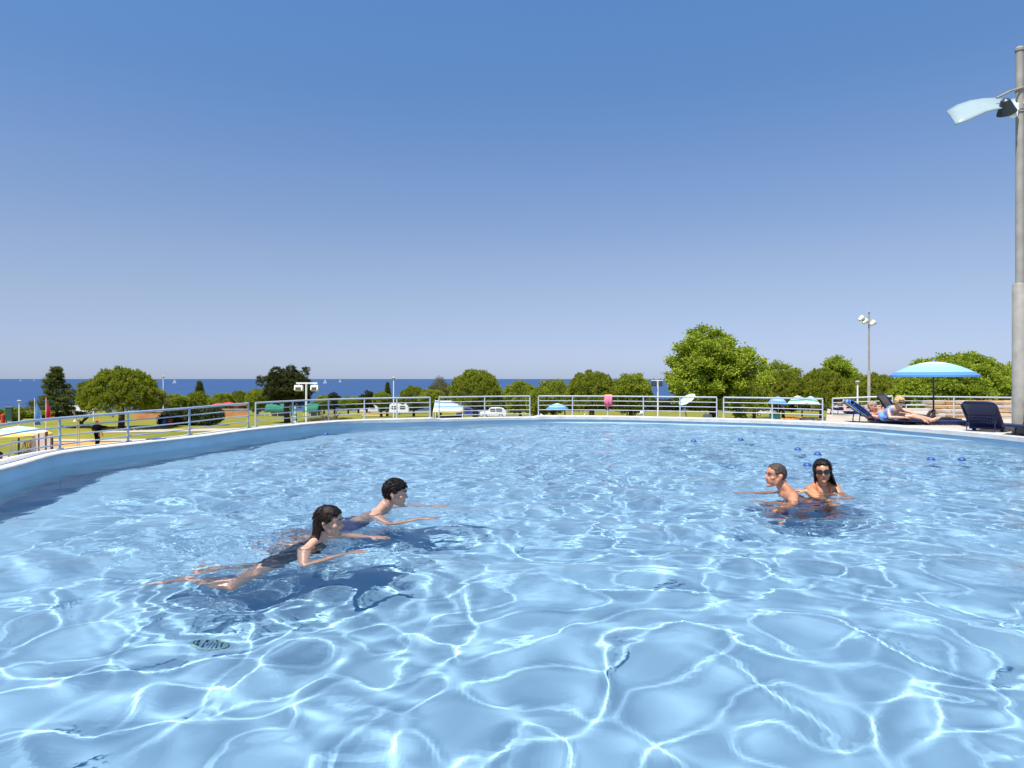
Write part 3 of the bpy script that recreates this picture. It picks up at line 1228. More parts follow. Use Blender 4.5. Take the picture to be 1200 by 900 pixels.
TB = [('blue', (0.07, 0.20, 0.55)), ('navy', (0.03, 0.07, 0.25)), ('blue', (0.07, 0.20, 0.55)), ('yellow', (0.75, 0.65, 0.12))]
LM = 'navy lounger with a raised back on which the bare chested man reclines'
TW[LM] = 'blue towel with dark and yellow stripes under the bare chested man'
DD = ZC - 0.012
lounger(LM, (gx_(1019, 15.3) + 0.10, 15.4, DD), R(-12), m_navy, 38, TB, seat_h=0.06)
LW = 'navy lounger with a raised back standing behind the two sunbathers'
lounger(LW, (gx_(1049, 16.15), 16.15, DD), R(-10), m_navy, 60, None, seat_h=0.06)
lounger('navy perforated lounger turned away from the pool with its back raised, near the tall mast', (gx_(1158, 12.7), 12.75, DD), R(38), m_navy, 46, None, seat_h=0.09, Wd=0.56)
lounger('navy lounger lying flat, reaching under the parasol, with the blonde woman sitting on it', (8.75, 14.78, DD), R(-3), m_navy, 3, None, seat_h=0.07, L=1.15)
lounger('navy lounger at the right edge carrying the seated person', (gx_(1196, 11.9) + 0.35, 11.75, DD), R(10), m_navy, 5, None, seat_h=0.12)
lounger('navy lounger behind the railing with a dark haired person lying on it', (gx_(994, 19.0), 19.0, DD), R(-5), m_navy, 12, None, seat_h=0.06)
d = 75
lounger('white lounger under the light blue parasol, left one', (gx_(640, d), d, zg(d)), R(-10), m_wplas, 40, group='white loungers behind the far railing', sc_=1.25)
lounger('white lounger right of the light blue parasol, its back raised high', (gx_(682, d), d, zg(d)), R(170), m_wplas, 55, group='white loungers behind the far railing', sc_=1.3)
d = 80
OR = mat('orange_fabric', (0.72, 0.28, 0.06), 0.85, var=.1)
L0 = lounger('orange lounger beside the green chest under the blue parasol', (gx_(915, d), d - 1, zg(d)), R(-4), OR, 12, holes=False, group='loungers by the round parasols', sc_=1.2)
L1 = lounger('dark lounger under the middle striped parasol of the trio', (gx_(934, d), d - 1, zg(d)), R(-4), m_dark, 15, holes=False, group='loungers by the round parasols', sc_=1.2)
dup(L1, (gx_(951, d), d - 1.5, zg(d)), R(-8), 'dark lounger under the right striped parasol of the trio')
dup(L0, (gx_(938, d), d + 2.5, zg(d)), R(6), 'orange lounger behind the dark one under the middle striped parasol')
dup(L0, (gx_(816, 72), 72, zg(72)), R(0), 'orange lounger left of the white bag, behind the far railing')
dup(L0, (gx_(846, 73), 73, zg(73)), R(3), 'orange lounger right of the white bag, behind the far railing')

# ------------------------------------------------------------------ trees and shrubs
m_bark = mat('bark', (0.09, 0.065, 0.045), 0.95, var=0.3, scale=8, bump=0.6, bscale=30)


def leafmat(name, c1, c2):
    return mat(name, c1, 0.75, col2=c2, scale=0.9, spec=0.18, trans=0.38, detail=3)


LM_PINE = leafmat('pine_needles', (0.19, 0.235, 0.02), (0.31, 0.34, 0.032))
LM_DARK = leafmat('dark_pine_needles', (0.045, 0.058, 0.018), (0.085, 0.095, 0.024))
LM_LEAF = leafmat('bright_leaves', (0.22, 0.30, 0.024), (0.36, 0.43, 0.045))
LM_CEDAR = leafmat('cedar_needles', (0.085, 0.12, 0.024), (0.17, 0.19, 0.034))
LM_BUSH = leafmat('bush_leaves', (0.19, 0.25, 0.022), (0.33, 0.37, 0.04))
LM_TAM = leafmat('tamarisk_sprays', (0.16, 0.16, 0.06), (0.22, 0.20, 0.09))


def leaves(name, P, Nn, rs, m, size=(0.16, 0.07), k=7, spread=0.22, upbias=0.35, needle=False):
    """Leaf-sized faces in tufts at points P with outward directions Nn."""
    n = len(P)
    P = np.repeat(P, k, 0)
    D = np.repeat(Nn, k, 0)
    D = D + rs.normal(0, 0.55, D.shape)
    D[:, 2] += upbias
    D /= np.linalg.norm(D, axis=1, keepdims=True)
    S = rs.normal(0, 1, D.shape)
    S -= D * (S * D).sum(1, keepdims=True)
    S /= np.linalg.norm(S, axis=1, keepdims=True)
    if not needle:
        P = P + rs.normal(0, spread, P.shape)
    else:
        P = P + rs.normal(0, spread * 0.5, P.shape)
    ln = size[0] * rs.uniform(0.7, 1.4, (len(P), 1))
    wd = size[1] * rs.uniform(0.7, 1.3, (len(P), 1))
    a = P - D * ln * 0.5
    c = P + D * ln * 0.5
    mid = P + np.cross(D, S) * wd * 0.25
    V = np.stack([a, mid + S * wd * 0.5, c, mid - S * wd * 0.5], 1).reshape(-1, 3)
    Q = np.arange(len(V)).reshape(-1, 4)
    return npmesh(name, V, Q, m, smooth=False)


def lobes_points(lobes, n, rs, squash=1.0, under=0.35, depth=0.22):
    """Points near the outside of a set of lobes (cx, cy, cz, rx, ry, rz)."""
    L = np.array(lobes, float)
    area = (L[:, 3] * L[:, 5])
    w = area / area.sum()
    li = rs.choice(len(L), n * 2, p=w)
    d = rs.normal(0, 1, (n * 2, 3))
    d /= np.linalg.norm(d, axis=1, keepdims=True)
    keep = (d[:, 2] > -0.25) | (rs.uniform(0, 1, n * 2) < under)
    li, d = li[keep], d[keep]
    f = 1 - depth * rs.uniform(0, 1, (len(d), 1)) ** 1.5
    P = L[li, :3] + d * L[li, 3:] * f
    ins = np.zeros(len(P), bool)
    for j in range(len(L)):
        q = ((P - L[j, :3]) / L[j, 3:])
        ins |= ((q * q).sum(1) < 0.55) & (li != j)
    P, d = P[~ins][:n], d[~ins][:n]
    return P, d


def dome_lobes(rs, rx, rz, z0, nl, lr, low=0.32):
    """Lobes over an umbrella dome; the underside is nearly flat."""
    out = []
    for i in range(nl):
        u = -low + (1 + low) * (i + 0.5) / nl
        el_ = math.asin(u) * 0.98
        a = i * 2.39996 + rs.uniform(-.3, .3)
        k = rs.uniform(0.80, 0.97)
        x, y = rx * k * math.cos(el_) * math.cos(a), rx * k * math.cos(el_) * math.sin(a)
        z = z0 + rz * k * math.sin(el_)
        r = lr * rs.uniform(0.75, 1.25)
        out.append((x, y, z, r, r, r * 0.85))
    out.append((0, 0, z0 + rz * 0.3, rx * 0.72, rx * 0.72, rz * 0.55))
    return out


def ball_lobes(rs, rx, rz, zc, nl, lr, jit=0.12):
    out = []
    for i in range(nl):
        u = 1 - 2 * (i + 0.5) / nl
        a = i * 2.39996
        s_ = math.sqrt(1 - u * u)
        k = rs.uniform(0.72, 0.95) + rs.normal(0, jit * 0.4)
        r = lr * rs.uniform(0.65, 1.3)
        out.append((rx * k * s_ * math.cos(a), rx * k * s_ * math.sin(a), zc + rz * k * u, r, r, r * 0.9))
    out.append((0, 0, zc, rx * 0.6, rx * 0.6, rz * 0.6))
    return out


CROWNS = {}


def crown_mesh(kind):
    """A crown about 1 unit... built at real size; see the (width, height) stored with it."""
    if kind in CROWNS:
        return CROWNS[kind]
    rs = np.random.default_rng(abs(hash(kind)) % 1000 if False else sum(map(ord, kind)))
    if kind.startswith('umbrella'):
        lb = dome_lobes(rs, 3.55, 2.9, 1.35, 230, 0.46)
        P, d = lobes_points(lb, 5600, rs, under=0.12, depth=0.3)
        me = leaves(kind, P, d, rs, LM_PINE, (0.30, 0.075), 7, 0.10, 0.35, needle=True)
        wh = (7.8, 4.75)
    elif kind.startswith('darkpine'):
        lb = ball_lobes(rs, 2.3, 2.0, 2.0, 80, 0.46, 0.35)
        P, d = lobes_points(lb, 3200, rs, under=0.6)
        me = leaves(kind, P, d, rs, LM_DARK, (0.34, 0.07), 7, 0.12, 0.2, needle=True)
        wh = (5.0, 4.4)
    elif kind.startswith('leafy'):
        lb = ball_lobes(rs, 3.7, 3.7, 3.9, 140, 0.60, 0.6)[:-1]
        lb.append((0, 0, 3.6, 1.9, 1.9, 1.9))
        lb += [(0.5, 0, 7.3, .8, .8, .7), (-1.2, 0.3, 6.7, .8, .8, .8), (2.2, 0, 6.6, 0.7, 0.7, 0.9), (-2.9, 0, 5.3, .6, .6, .7), (-3.2, 0, 1.3, 1.0, 1.0, 0.8), (3.3, 0, 1.5, 1.1, 1.1, 1.0), (3.5, 0, 3.0, .8, .8, .8), (0, 2.5, 1.2, 1.3, 1.3, .9), (0, -2.6, 1.1, 1.3, 1.3, .8)]
        P, d = lobes_points(lb, 6000, rs, under=0.4, depth=0.3)
        me = leaves(kind, P, d, rs, LM_LEAF, (0.26, 0.20), 7, 0.20, 0.1)
        wh = (8.6, 8.4)
    elif kind.startswith('round'):
        lb = ball_lobes(rs, 2.5, 2.3, 2.2, 110, 0.45, 0.2)
        P, d = lobes_points(lb, 4000, rs, under=0.5)
        me = leaves(kind, P, d, rs, LM_BUSH, (0.24, 0.12), 7, 0.14, 0.25)
        wh = (5.6, 5.0)
    elif kind.startswith('airy'):
        lb = ball_lobes(rs, 2.2, 3.0, 3.2, 22, 0.75, 0.5)
        lb += [(0.2, 0, 6.4, .45, .45, .7), (-.8, 0, 5.8, .5, .5, .6), (1.1, 0, 5.7, .5, .5, .7)]
        P, d = lobes_points(lb, 3000, rs, under=0.6, depth=0.5)
        me = leaves(kind, P, d, rs, LM_LEAF, (0.25, 0.16), 6, 0.24, 0.1)
        wh = (5.4, 7.2)
    elif kind.startswith('cedar'):
        P, D = [], []
        for i in range(4300):
            u = rs.uniform(0, 1) ** 1.25
            lay = math.floor(u * 9) / 9
            z = 0.3 + 7.4 * lay + rs.normal(0, 0.10)
            a0 = rs.integers(0, 8) * 0.785 + lay * 40
            a = a0 + rs.normal(0, 0.15)
            rm = 4.0 * (1 - lay) ** 1.08 * (0.72 + 0.28 * math.sin(a0 * 7 + lay * 30)) + 0.12
            r = rm * rs.uniform(0.15, 1) ** 0.6
            P.append((r * math.cos(a), r * math.sin(a), z - 0.10 * r + 0.25 * (r / 3) ** 2))
            D.append((math.cos(a), math.sin(a), 0.1))
        P, D = np.array(P), np.array(D)
        me = leaves(kind, P, D, rs, LM_CEDAR, (0.30, 0.085), 6, 0.15, 0.25)
        wh = (6.8, 7.8)
    elif kind.startswith('cone'):
        P, D = [], []
        for i in range(1800):
            u = rs.uniform(0, 1) ** 1.2
            a = rs.uniform(0, 6.28)
            r = (1.0 * (1 - u) + 0.1) * rs.uniform(0.5, 1) * (0.8 + 0.2 * math.sin(u * 40))
            P.append((r * math.cos(a), r * math.sin(a), 0.2 + 4.6 * u))
            D.append((math.cos(a), math.sin(a), 0.4))
        me = leaves(kind, np.array(P), np.array(D), rs, LM_CEDAR, (0.26, 0.1), 6, 0.12, 0.3)
        wh = (2.2, 5.0)
    elif kind.startswith('tamarisk'):
        lb = ball_lobes(rs, 2.2, 1.6, 1.7, 20, 0.7, 0.4)
        P, d = lobes_points(lb, 2600, rs, under=0.5, depth=0.5)
        me = leaves(kind, P, d, rs, LM_TAM, (0.34, 0.05), 6, 0.2, 0.7)
        wh = (5.0, 3.8)
    elif kind.startswith('hedge'):
        lb = []
        for i in range(30):
            lb.append((rs.uniform(-3.1, 3.1), rs.uniform(-.8, .8), rs.uniform(0.4, 1.05), 0.6, 0.6, 0.55))
        P, d = lobes_points(lb, 3600, rs, under=0.5)
        me = leaves(kind, P, d, rs, mat('hedge_leaves', (0.035, 0.055, 0.014), 0.8, col2=(0.07, 0.09, 0.02), scale=1.2, trans=0.15), (0.18, 0.12), 7, 0.12, 0.2)
        wh = (7.4, 1.7)
    elif kind.startswith('broad'):
        lb = []
        for i in range(190):
            a = rs.uniform(0, 6.28)
            u = rs.uniform(0, 1)
            el_ = math.asin(u)
            k = rs.uniform(0.8, 0.97)
            r = rs.uniform(0.4, 0.75)
            lb.append((6.2 * k * math.cos(el_) * math.cos(a), 3.2 * k * math.cos(el_) * math.sin(a), 0.5 + 5.0 * k * math.sin(el_) ** 0.9, r, r, r * 0.85))
        lb.append((0, 0, 2.0, 5.0, 2.6, 3.0))
        P, d = lobes_points(lb, 9500, rs, under=0.35, depth=0.3)
        me = leaves(kind, P, d, rs, LM_LEAF, (0.24, 0.16), 7, 0.15, 0.2)
        wh = (13.0, 6.4)
    CROWNS[kind] = (me, wh)
    return CROWNS[kind]


def trunk_mesh(H, r, spread, rs, limbs=6):
    b = MB()
    b.tube([(0, 0, -0.3), (0.05 * H * rs.uniform(-1, 1), 0.03, H * 0.5), (0, 0, H)], [r * 1.25, r, r * 0.75], 9)
    for i in range(limbs):
        a = i * 2.4 + rs.uniform(-.4, .4)
        e = spread * rs.uniform(0.55, 0.9)
        z0_ = H * rs.uniform(0.75, 0.98)
        b.tube([(0, 0, z0_), (e * 0.45 * math.cos(a), e * 0.45 * math.sin(a), H + 0.25 * spread), (e * math.cos(a), e * math.sin(a), H + spread * rs.uniform(0.5, 0.9))],
               [r * 0.55, r * 0.38, r * 0.12], 6)
    return b.mesh('trunk', True)


def tree(kind, label, px, py_top, py_crown_base, width_px, d, name='tree', cat='tree', group=None, rz=None, trunk_r=0.2):
    """Place a tree at distance d, with its crown between two photo rows and width_px wide."""
    x0 = gx_(px, d)
    gz = zg(d, x0)
    k = d / FPX
    zt = EYE - (py_top - HOR) * k - gz
    zb = max(0.0, EYE - (py_crown_base - HOR) * k - gz)
    me, (w_, h_) = crown_mesh(kind)
    rs = np.random.default_rng(int(px * 7 + d))
    spread_ = 0.15 if kind.startswith('broad') else 0.30
    t = thing(name, label, cat, (x0, d, gz), rs.uniform(0, 6.28) if rz is None else rz, group)
    o = link('crown', me, t)
    s_ = width_px * k / w_
    o.location = (0, 0, zb)
    o.scale = (s_, s_, (zt - zb) / h_)
    tm = trunk_mesh(max(zb + 0.3 * (zt - zb), 0.5), trunk_r, spread_ * width_px * k, rs)
    tm.materials.append(m_bark)
    link('trunk', tm, t)
    return t


T = tree
T('cedar', 'layered dark green cedar behind the blue and red sail flags', 66, 426, 487, 66, 100)
T('umbrella', 'large rounded umbrella pine with its trunk showing, left of the white lamp', 142, 426.5, 486, 94, 61, trunk_r=0.24)
T('darkpine', 'dark green pine behind the T shaped twin floodlight post', 337, 427.5, 474, 62, 70, trunk_r=0.28)
T('umbrella2', 'dense round pine right of the pale feathery shrub, behind the swing awning', 557, 429.5, 478, 69, 62, trunk_r=0.25)
T('umbrella3', 'round yellow green pine touching its paler neighbour, behind the long railing', 693, 431, 480, 66, 64, trunk_r=0.25)
T('round', 'loose bushy tree just left of the post with dark floodlights', 739, 434, 481, 54, 68, trunk_r=0.2)
T('leafy', 'tallest leafy tree with a ragged bright green crown', 836, 387, 474, 108, 72, trunk_r=0.4)
T('round2', 'small bright tree tucked against the right flank of the tallest leafy tree', 884, 438, 482, 40, 90)
T('airy', 'light green tree peeking over the round pine behind the blue parasol', 912, 422.5, 470, 52, 100)
T('umbrella4', 'round pine behind the plain blue parasol', 918, 430, 480, 58, 94)
T('umbrella5', 'round pine right behind the two striped parasols', 962, 428, 480, 62, 92)
T('airy2', 'tall airy light green tree standing behind the round pines left of the slim mast', 983, 417.5, 470, 58, 102)
T('umbrella', 'broad pine right behind the slim light mast', 1022, 434, 481, 70, 90)
T('round3', 'low tree between the slim mast and the big broad crown', 1048, 440, 482, 40, 88)
T('broad', 'very broad bright green tree behind the blue and white parasol', 1123, 407, 482, 164, 52, trunk_r=0.35, rz=0.15)
T('round', 'bushy green tree at the right edge beyond the tall mast', 1205, 420, 484, 70, 58)
SH = 'trees along the shore'
T('round2', 'green tree on the shore just right of the dense round pine', 610, 444.5, 483, 42, 112, group=SH)
T('round3', 'green tree on the shore left of the round yellow green pine', 648, 442.5, 483, 42, 108, group=SH)
T('round', 'green tree filling the gap low between two shore trees', 632, 451, 486, 34, 104, group=SH)
T('umbrella3', 'low dark rounded pine right of the small conifer', 485, 450.5, 476, 38, 115, group=SH)
T('tamarisk', 'pale feathery shrub left of the dense round pine', 516, 444, 474, 36, 110, name='shrub', cat='shrub')
T('round3', 'low green bush beneath the pale feathery shrub', 507, 455, 477, 34, 100, name='shrub', cat='shrub')
T('cone', 'small pointed conifer left of the thin lamp in the middle', 454, 447.5, 470, 12, 118, group=SH)
T('round2', 'low yellow green tree under the small pointed conifer', 447, 458, 476, 22, 112, group=SH)
for k, (px, w_, yt, kd, dd, lb) in enumerate([(180, 34, 463, 'tamarisk', 125, 'pale green bush beside the umbrella pine, low on its right'),
                                             (205, 34, 460, 'round', 130, 'rounded tree just right of the tall white lamp'),
                                             (232, 36, 457, 'umbrella2', 135, 'rounded tree under the pointed conifer on the shore'),
                                             (260, 30, 459, 'round3', 130, 'rounded tree above the red parasols'),
                                             (280, 26, 456, 'umbrella4', 138, 'darker rounded tree left of the dark pine'),
                                             (302, 30, 454, 'round2', 132, 'bright rounded tree touching the dark pine on its left')]):
    T(kd, lb, px, yt, 482, w_, dd, group=SH)
T('cone2', 'pointed conifer rising over the row of rounded shore trees', 234, 446.5, 470, 17, 140, group=SH)
for px, w_, yt, kd, lb in [(380, 24, 462, 'round3', 'low dark tree just right of the twin floodlight post'), (392, 18, 459, 'darkpine', 'small dark pine sticking out of the low tree line'),
                           (408, 26, 463, 'round', 'low yellowish tree in the middle of the low tree line'), (430, 20, 458.5, 'darkpine2', 'small dark pine just above the white caravan'),
                           (420, 20, 464, 'round2', 'low tree left of the small dark pine over the caravan')]:
    T(kd, lb, px, yt, 479, w_, 160, group=SH)
T('round3', 'yellow green shrub beside the dark green board at the far left', 18, 476, 493, 22, 75, name='shrub', cat='shrub')
T('round2', 'dark shrub cut by the left picture edge', -2, 478, 494, 18, 85, name='shrub', cat='shrub')
T('round', 'green bush low behind the red sail flag', 40, 480, 492, 36, 95, name='shrub', cat='shrub')
T('hedge', 'long dark green hedge on the lawn right of the umbrella pine', 225, 476.5, 498, 76, 66, name='hedge', cat='hedge', rz=0.05)
T('hedge2', 'low dark hedge behind the man in black', 95, 499, 506, 60, 62, name='hedge', cat='hedge', rz=-0.05)
T('tamarisk2', 'dry grassy shrub at the foot of the twin floodlight post', 385, 488, 500, 60, 40, name='shrub', cat='shrub')
for k, (px, w_, yt, d_, lb) in enumerate([(590, 90, 466.5, 126, 'behind the white car'), (662, 84, 466.5, 118, 'behind the light blue parasol'), (735, 92, 466, 112, 'behind the white plastic chairs'),
                                          (804, 80, 466, 108, 'behind the tilted striped parasol'), (868, 84, 466, 106, 'right of the tallest tree trunk'), (940, 84, 466, 104, 'behind the trio of beach parasols'),
                                          (1012, 80, 465, 104, 'behind the slim mast'), (1085, 90, 466, 62, 'below the very broad tree'), (1165, 80, 467, 62, 'left of the tall mast'), (470, 60, 468, 170, 'right of the caravan by the lamp')]):
    T('hedge' if k % 2 else 'hedge2', 'dark clipped hedge ' + lb, px, yt, 480 if d_ > 80 else 484, w_, d_, name='hedge', cat='hedge', group='dark hedges under the trees', rz=0.0, trunk_r=0.1)

# ------------------------------------------------------------------ vehicles far off
m_glass = mat('dark_glass', (0.02, 0.03, 0.04), 0.15, spec=0.6)
m_tyre = mat('tyre_rubber', (0.02, 0.02, 0.02), 0.9)
m_body = mat('white_bodywork', (0.74, 0.74, 0.72), 0.3, var=0.02)


def vehicle(name, label, cat, px, d, rz, L, H, Wd, prof, wins, wheels, bm=None, group=None):
    """prof: side outline (x, z) in fractions of L and H; wins: (x0, x1, z0, z1) side windows."""
    x0 = gx_(px, d)
    t = thing(name, label, cat, (x0, d, zg(d, x0)), rz, group)
    b = MB()
    n = len(prof)
    vs = []
    for y, k in ((-Wd / 2, 1), (Wd / 2, 1)):
        vs += [(p * L - L / 2, y * (0.92 if q > 0.6 else 1), q * H) for p, q in prof]
    b.add(vs, [tuple(reversed(range(n))), tuple(range(n, 2 * n))] + [(i, (i + 1) % n, (i + 1) % n + n, i + n) for i in range(n)])
    o = b.build('body', bm or m_body, t, smooth=False)
    bv = o.modifiers.new('bevel', 'BEVEL')
    bv.width = 0.06
    bv.segments = 2
    for (xa, xb, za, zb) in wins:
        for s_ in (-1, 1):
            b = MB()
            yy = s_ * (Wd / 2 * 0.96 + 0.0)
            b.box(((xa + xb) / 2 * L - L / 2, yy, (za + zb) / 2 * H), ((xb - xa) * L, 0.10, (zb - za) * H))
            b.build('window', m_glass, t, smooth=False)
    for wx in wheels:
        for s_ in (-1, 1):
            b = MB()
            M = Matrix.Translation((wx * L - L / 2, s_ * (Wd / 2 - 0.08), 0.31)) @ Matrix.Rotation(R(90), 4, 'X')
            b.lathe([(0.001, -0.1), (0.22, -0.1), (0.31, -0.08), (0.31, 0.08), (0.22, 0.1), (0.001, 0.1)], 16, M)
            o = b.build('wheel', m_tyre, t)
            b = MB()
            b.lathe([(0.001, -0.112), (0.17, -0.108), (0.19, -0.098), (0.19, 0.098), (0.17, 0.108), (0.001, 0.112)], 12, M)
            b.build('rim', mat('rim_grey', (0.5, 0.5, 0.5), 0.4), o)
    return t


VANP = [(0, 0.16), (0.97, 0.16), (1.0, 0.3), (0.98, 0.5), (0.84, 0.62), (0.76, 0.98), (0.70, 1), (0.04, 1), (0, 0.92)]
VANW = [(0.06, 0.24, 0.58, 0.86), (0.28, 0.48, 0.58, 0.86), (0.52, 0.72, 0.58, 0.86)]
vehicle('van', 'white minibus with dark windows, left of the pair beside the cedar', 'van', 81, 178, R(183), 4.9, 2.05, 1.9, VANP, VANW, [0.2, 0.8], group='white vans by the shore')
vehicle('van', 'white minibus with dark windows, right of the pair below the umbrella pine', 'van', 101, 178, R(178), 5.0, 2.1, 1.9, VANP, VANW, [0.2, 0.8], group='white vans by the shore')
CARP = [(0, 0.2), (0.98, 0.2), (1.0, 0.4), (0.97, 0.55), (0.72, 0.63), (0.60, 0.96), (0.30, 1.0), (0.12, 0.9), (0.02, 0.62), (0, 0.5)]
vehicle('car', 'white car parked on the lawn right of the swing awning', 'car', 578, 100, R(178), 3.9, 1.55, 1.7, CARP, [(0.16, 0.38, 0.64, 0.9), (0.41, 0.6, 0.64, 0.88)], [0.2, 0.8])
CVP = [(0, 0.22), (1, 0.22), (1.0, 0.55), (0.93, 0.95), (0.86, 1), (0.1, 1), (0.02, 0.9), (0, 0.6)]
for px, d, lb, L in ((433, 165, 'white caravan by the orange sand patch left of the thin lamp', 4.4), (468, 150, 'white caravan just right of the thin lamp in the middle', 4.2),
                     (888, 120, 'white caravan half hidden behind the trees right of the tallest tree', 4.4), (996, 100, 'white caravan behind the railing near the slim mast', 4.2),
                     (1007, 98, 'white caravan touching the slim mast, right of another caravan', 3.6)):
    vehicle('caravan', lb, 'caravan', px, d, R(4), L, 2.4, 2.1, CVP, [(0.12, 0.36, 0.5, 0.8), (0.55, 0.82, 0.5, 0.8)], [0.45], group='white caravans')
vehicle('car', 'dark blue car between the swing awning and the white car', 'car', 549, 104, R(0), 3.6, 1.5, 1.7, CARP, [(0.16, 0.38, 0.64, 0.9), (0.41, 0.6, 0.64, 0.88)], [0.2, 0.8], bm=mat('blue_bodywork', (0.04, 0.06, 0.22), 0.3))

# ------------------------------------------------------------------ small things on the lawn
m_terra = mat('terracotta', (0.46, 0.20, 0.07), 0.85, var=0.15, scale=1.5)


def wall_block(label, px0, px1, d, H, name='terrace_wall'):
    x0, x1 = gx_(px0, d), gx_(px1, d)
    t = thing(name, label, 'wall', ((x0 + x1) / 2, d, zg(d, x0)))
    b = MB()
    b.box((0, 0, H / 2 - 0.2), (x1 - x0, 0.4, H + 0.4))
    b.build('wall', m_terra, t, smooth=False)
    b = MB()
    b.box((0, 0, H + 0.04), (x1 - x0 + 0.15, 0.55, 0.09))
    b.build('cap_stone', m_pale, t, smooth=False)
    return t


wall_block('low terracotta wall below the red parasols', 258, 290, 110, 1.15)
wall_block('low terracotta wall between the umbrella pine and the hedge', 157, 190, 92, 0.95)

for (px, w_, lb) in ((328, 31, 'green low tent left of the twin floodlight post'), (366, 17, 'smaller green tent just right of the twin floodlight post')):
    d = 118
    k_ = d / FPX
    x0 = gx_(px, d)
    t = thing('tent', lb, 'tent', (x0, d, zg(d, x0)))
    hw, H = w_ * k_ / 2, EYE - (473.5 - HOR) * k_ - zg(d, x0)
    b = MB()
    prof = [(-1.2, H * .35), (-0.6, H * 0.85), (0, H), (0.6, H * .85), (1.2, H * 0.35)]
    vs = []
    for i in range(9):
        s_ = i / 8 * 2 - 1
        vs += [(hw * s_, y, z - 0.08 * math.cos(s_ * PI * 2) * 0.5) for y, z in prof]
    b.add(vs, [(i * 5 + q, i * 5 + q + 1, i * 5 + q + 6, i * 5 + q + 5) for i in range(8) for q in range(4)])
    o = b.build('roof', mat('tent_green', (0.02, 0.20, 0.12), 0.8, trans=.2), t)
    md = o.modifiers.new('thick', 'SOLIDIFY')
    md.thickness = 0.03
    b = MB()
    for i in range(3):
        s_ = (i - 1) * 0.95
        for y in (-1.15, 1.15):
            b.tube([(hw * s_, y, 0), (hw * s_, y, H * .4)], 0.04, 6)
    b.build('frame', m_white, t)
    b = MB()
    b.box((0, 0.9, H * .2), (hw * 1.8, 0.05, H * .4))
    b.build('back_panel', m_pale, t, smooth=False)

# notice board, litter bins
d = 66
x0 = gx_(10.3, d)
t = thing('notice_board', 'dark green board on two posts at the far left, by the short lamp', 'notice board', (x0, d, zg(d, x0)))
k_ = d / FPX
gz = zg(d, x0)
h = lambda py: EYE - (py - HOR) * d / FPX - gz
b = MB()
b.box((0, 0, (h(477.5) + h(493)) / 2), (7.5 * k_, 0.08, h(477.5) - h(493)))
b.build('panel', mat('board_green', (0.01, 0.07, 0.05), 0.5, var=.1), t, smooth=False)
b = MB()
b.box((0, 0, h(477)), (8.5 * k_, 0.16, 0.08))
b.build('roof', mat('board_roof', (0.25, 0.2, 0.03), 0.7), t, smooth=False)
for s_ in (-1, 1):
    b = MB()
    b.tube([(s_ * 3.4 * k_, 0.08, 0), (s_ * 3.4 * k_, 0.08, h(478))], 0.05, 8)
    b.build('post', m_bark, t)


def bin_(label, px, py, d, m):
    x0 = gx_(px, d)
    gz = zg(d, x0)
    H = EYE - (py - HOR) * d / FPX - gz
    t = thing('litter_bin', label, 'litter bin', (x0, d, gz), group='litter bins on the lawn')
    b = MB()
    b.lathe([(0.001, 0.12), (0.16, 0.12), (0.19, H * 0.8), (0.17, H * .8), (0.15, 0.16)], 14)
    b.build('bin', m, t)
    b = MB()
    b.lathe([(0.21, H * .86), (0.19, H * .95), (0.001, H)], 14)
    b.tube([(0.2, 0, 0), (0.2, 0, H * .9)], 0.025, 6)
    b.tube([(-0.2, 0, 0), (-0.2, 0, H * .9)], 0.025, 6)
    b.build('lid', m, t)


bin_('blue litter bin in front of the long dark hedge', 193, 492, 64, mat('bin_blue', (0.05, 0.14, 0.45), 0.5))
bin_('red litter bin in front of the long dark hedge', 199.3, 491, 64, mat('bin_red', (0.6, 0.04, 0.03), 0.5))
bin_('red litter bin beside the dark green board', 3.5, 485, 66, MATS['bin_red'])

# sail flags


def sail(label, px_pole, py_top, py_bot, spread_px, m, d=45):
    x0 = gx_(px_pole, d)
    gz = zg(d, x0)
    k_ = d / FPX
    h = lambda py: EYE - (py - HOR) * d / FPX - gz
    t = thing('sail_flag', label, 'flag', (x0, d, gz))
    b = MB()
    b.tube([(0, 0, 0), (0, 0, h(py_top) - 0.03)], [0.04, 0.02], 8)
    b.build('pole', m_white, t)
    b = MB()
    n = 12
    vs = []
    for i in range(n + 1):
        u = i / n
        z = h(py_top) + (h(py_bot) - h(py_top)) * u
        wd = spread_px * k_ * (u ** 0.8) * (1 - 0.55 * max(0, u - 0.85) / 0.15 * 0.5)
        for q in range(5):
            v_ = q / 4
            vs.append((0.02 + wd * v_, 0.12 * math.sin(PI * v_) * u + 0.06 * math.sin(5 * v_ + 6 * u), z))
    b.add(vs, [(i * 5 + q, i * 5 + q + 1, i * 5 + q + 6, i * 5 + q + 5) for i in range(n) for q in range(4)])
    o = b.build('cloth', m, t)
    md = o.modifiers.new('thick', 'SOLIDIFY')
    md.thickness = 0.015
    return t


sail('tall blue sail shaped flag in front of the cedar', 40.5, 466.5, 498, 10.5, mat('sail_blue', (0.16, 0.33, 0.68), 0.7, trans=.3))
sail('tall red sail shaped flag in front of the cedar', 54, 465.5, 492, 6.5, mat('sail_red', (0.62, 0.03, 0.09), 0.7, trans=.3))

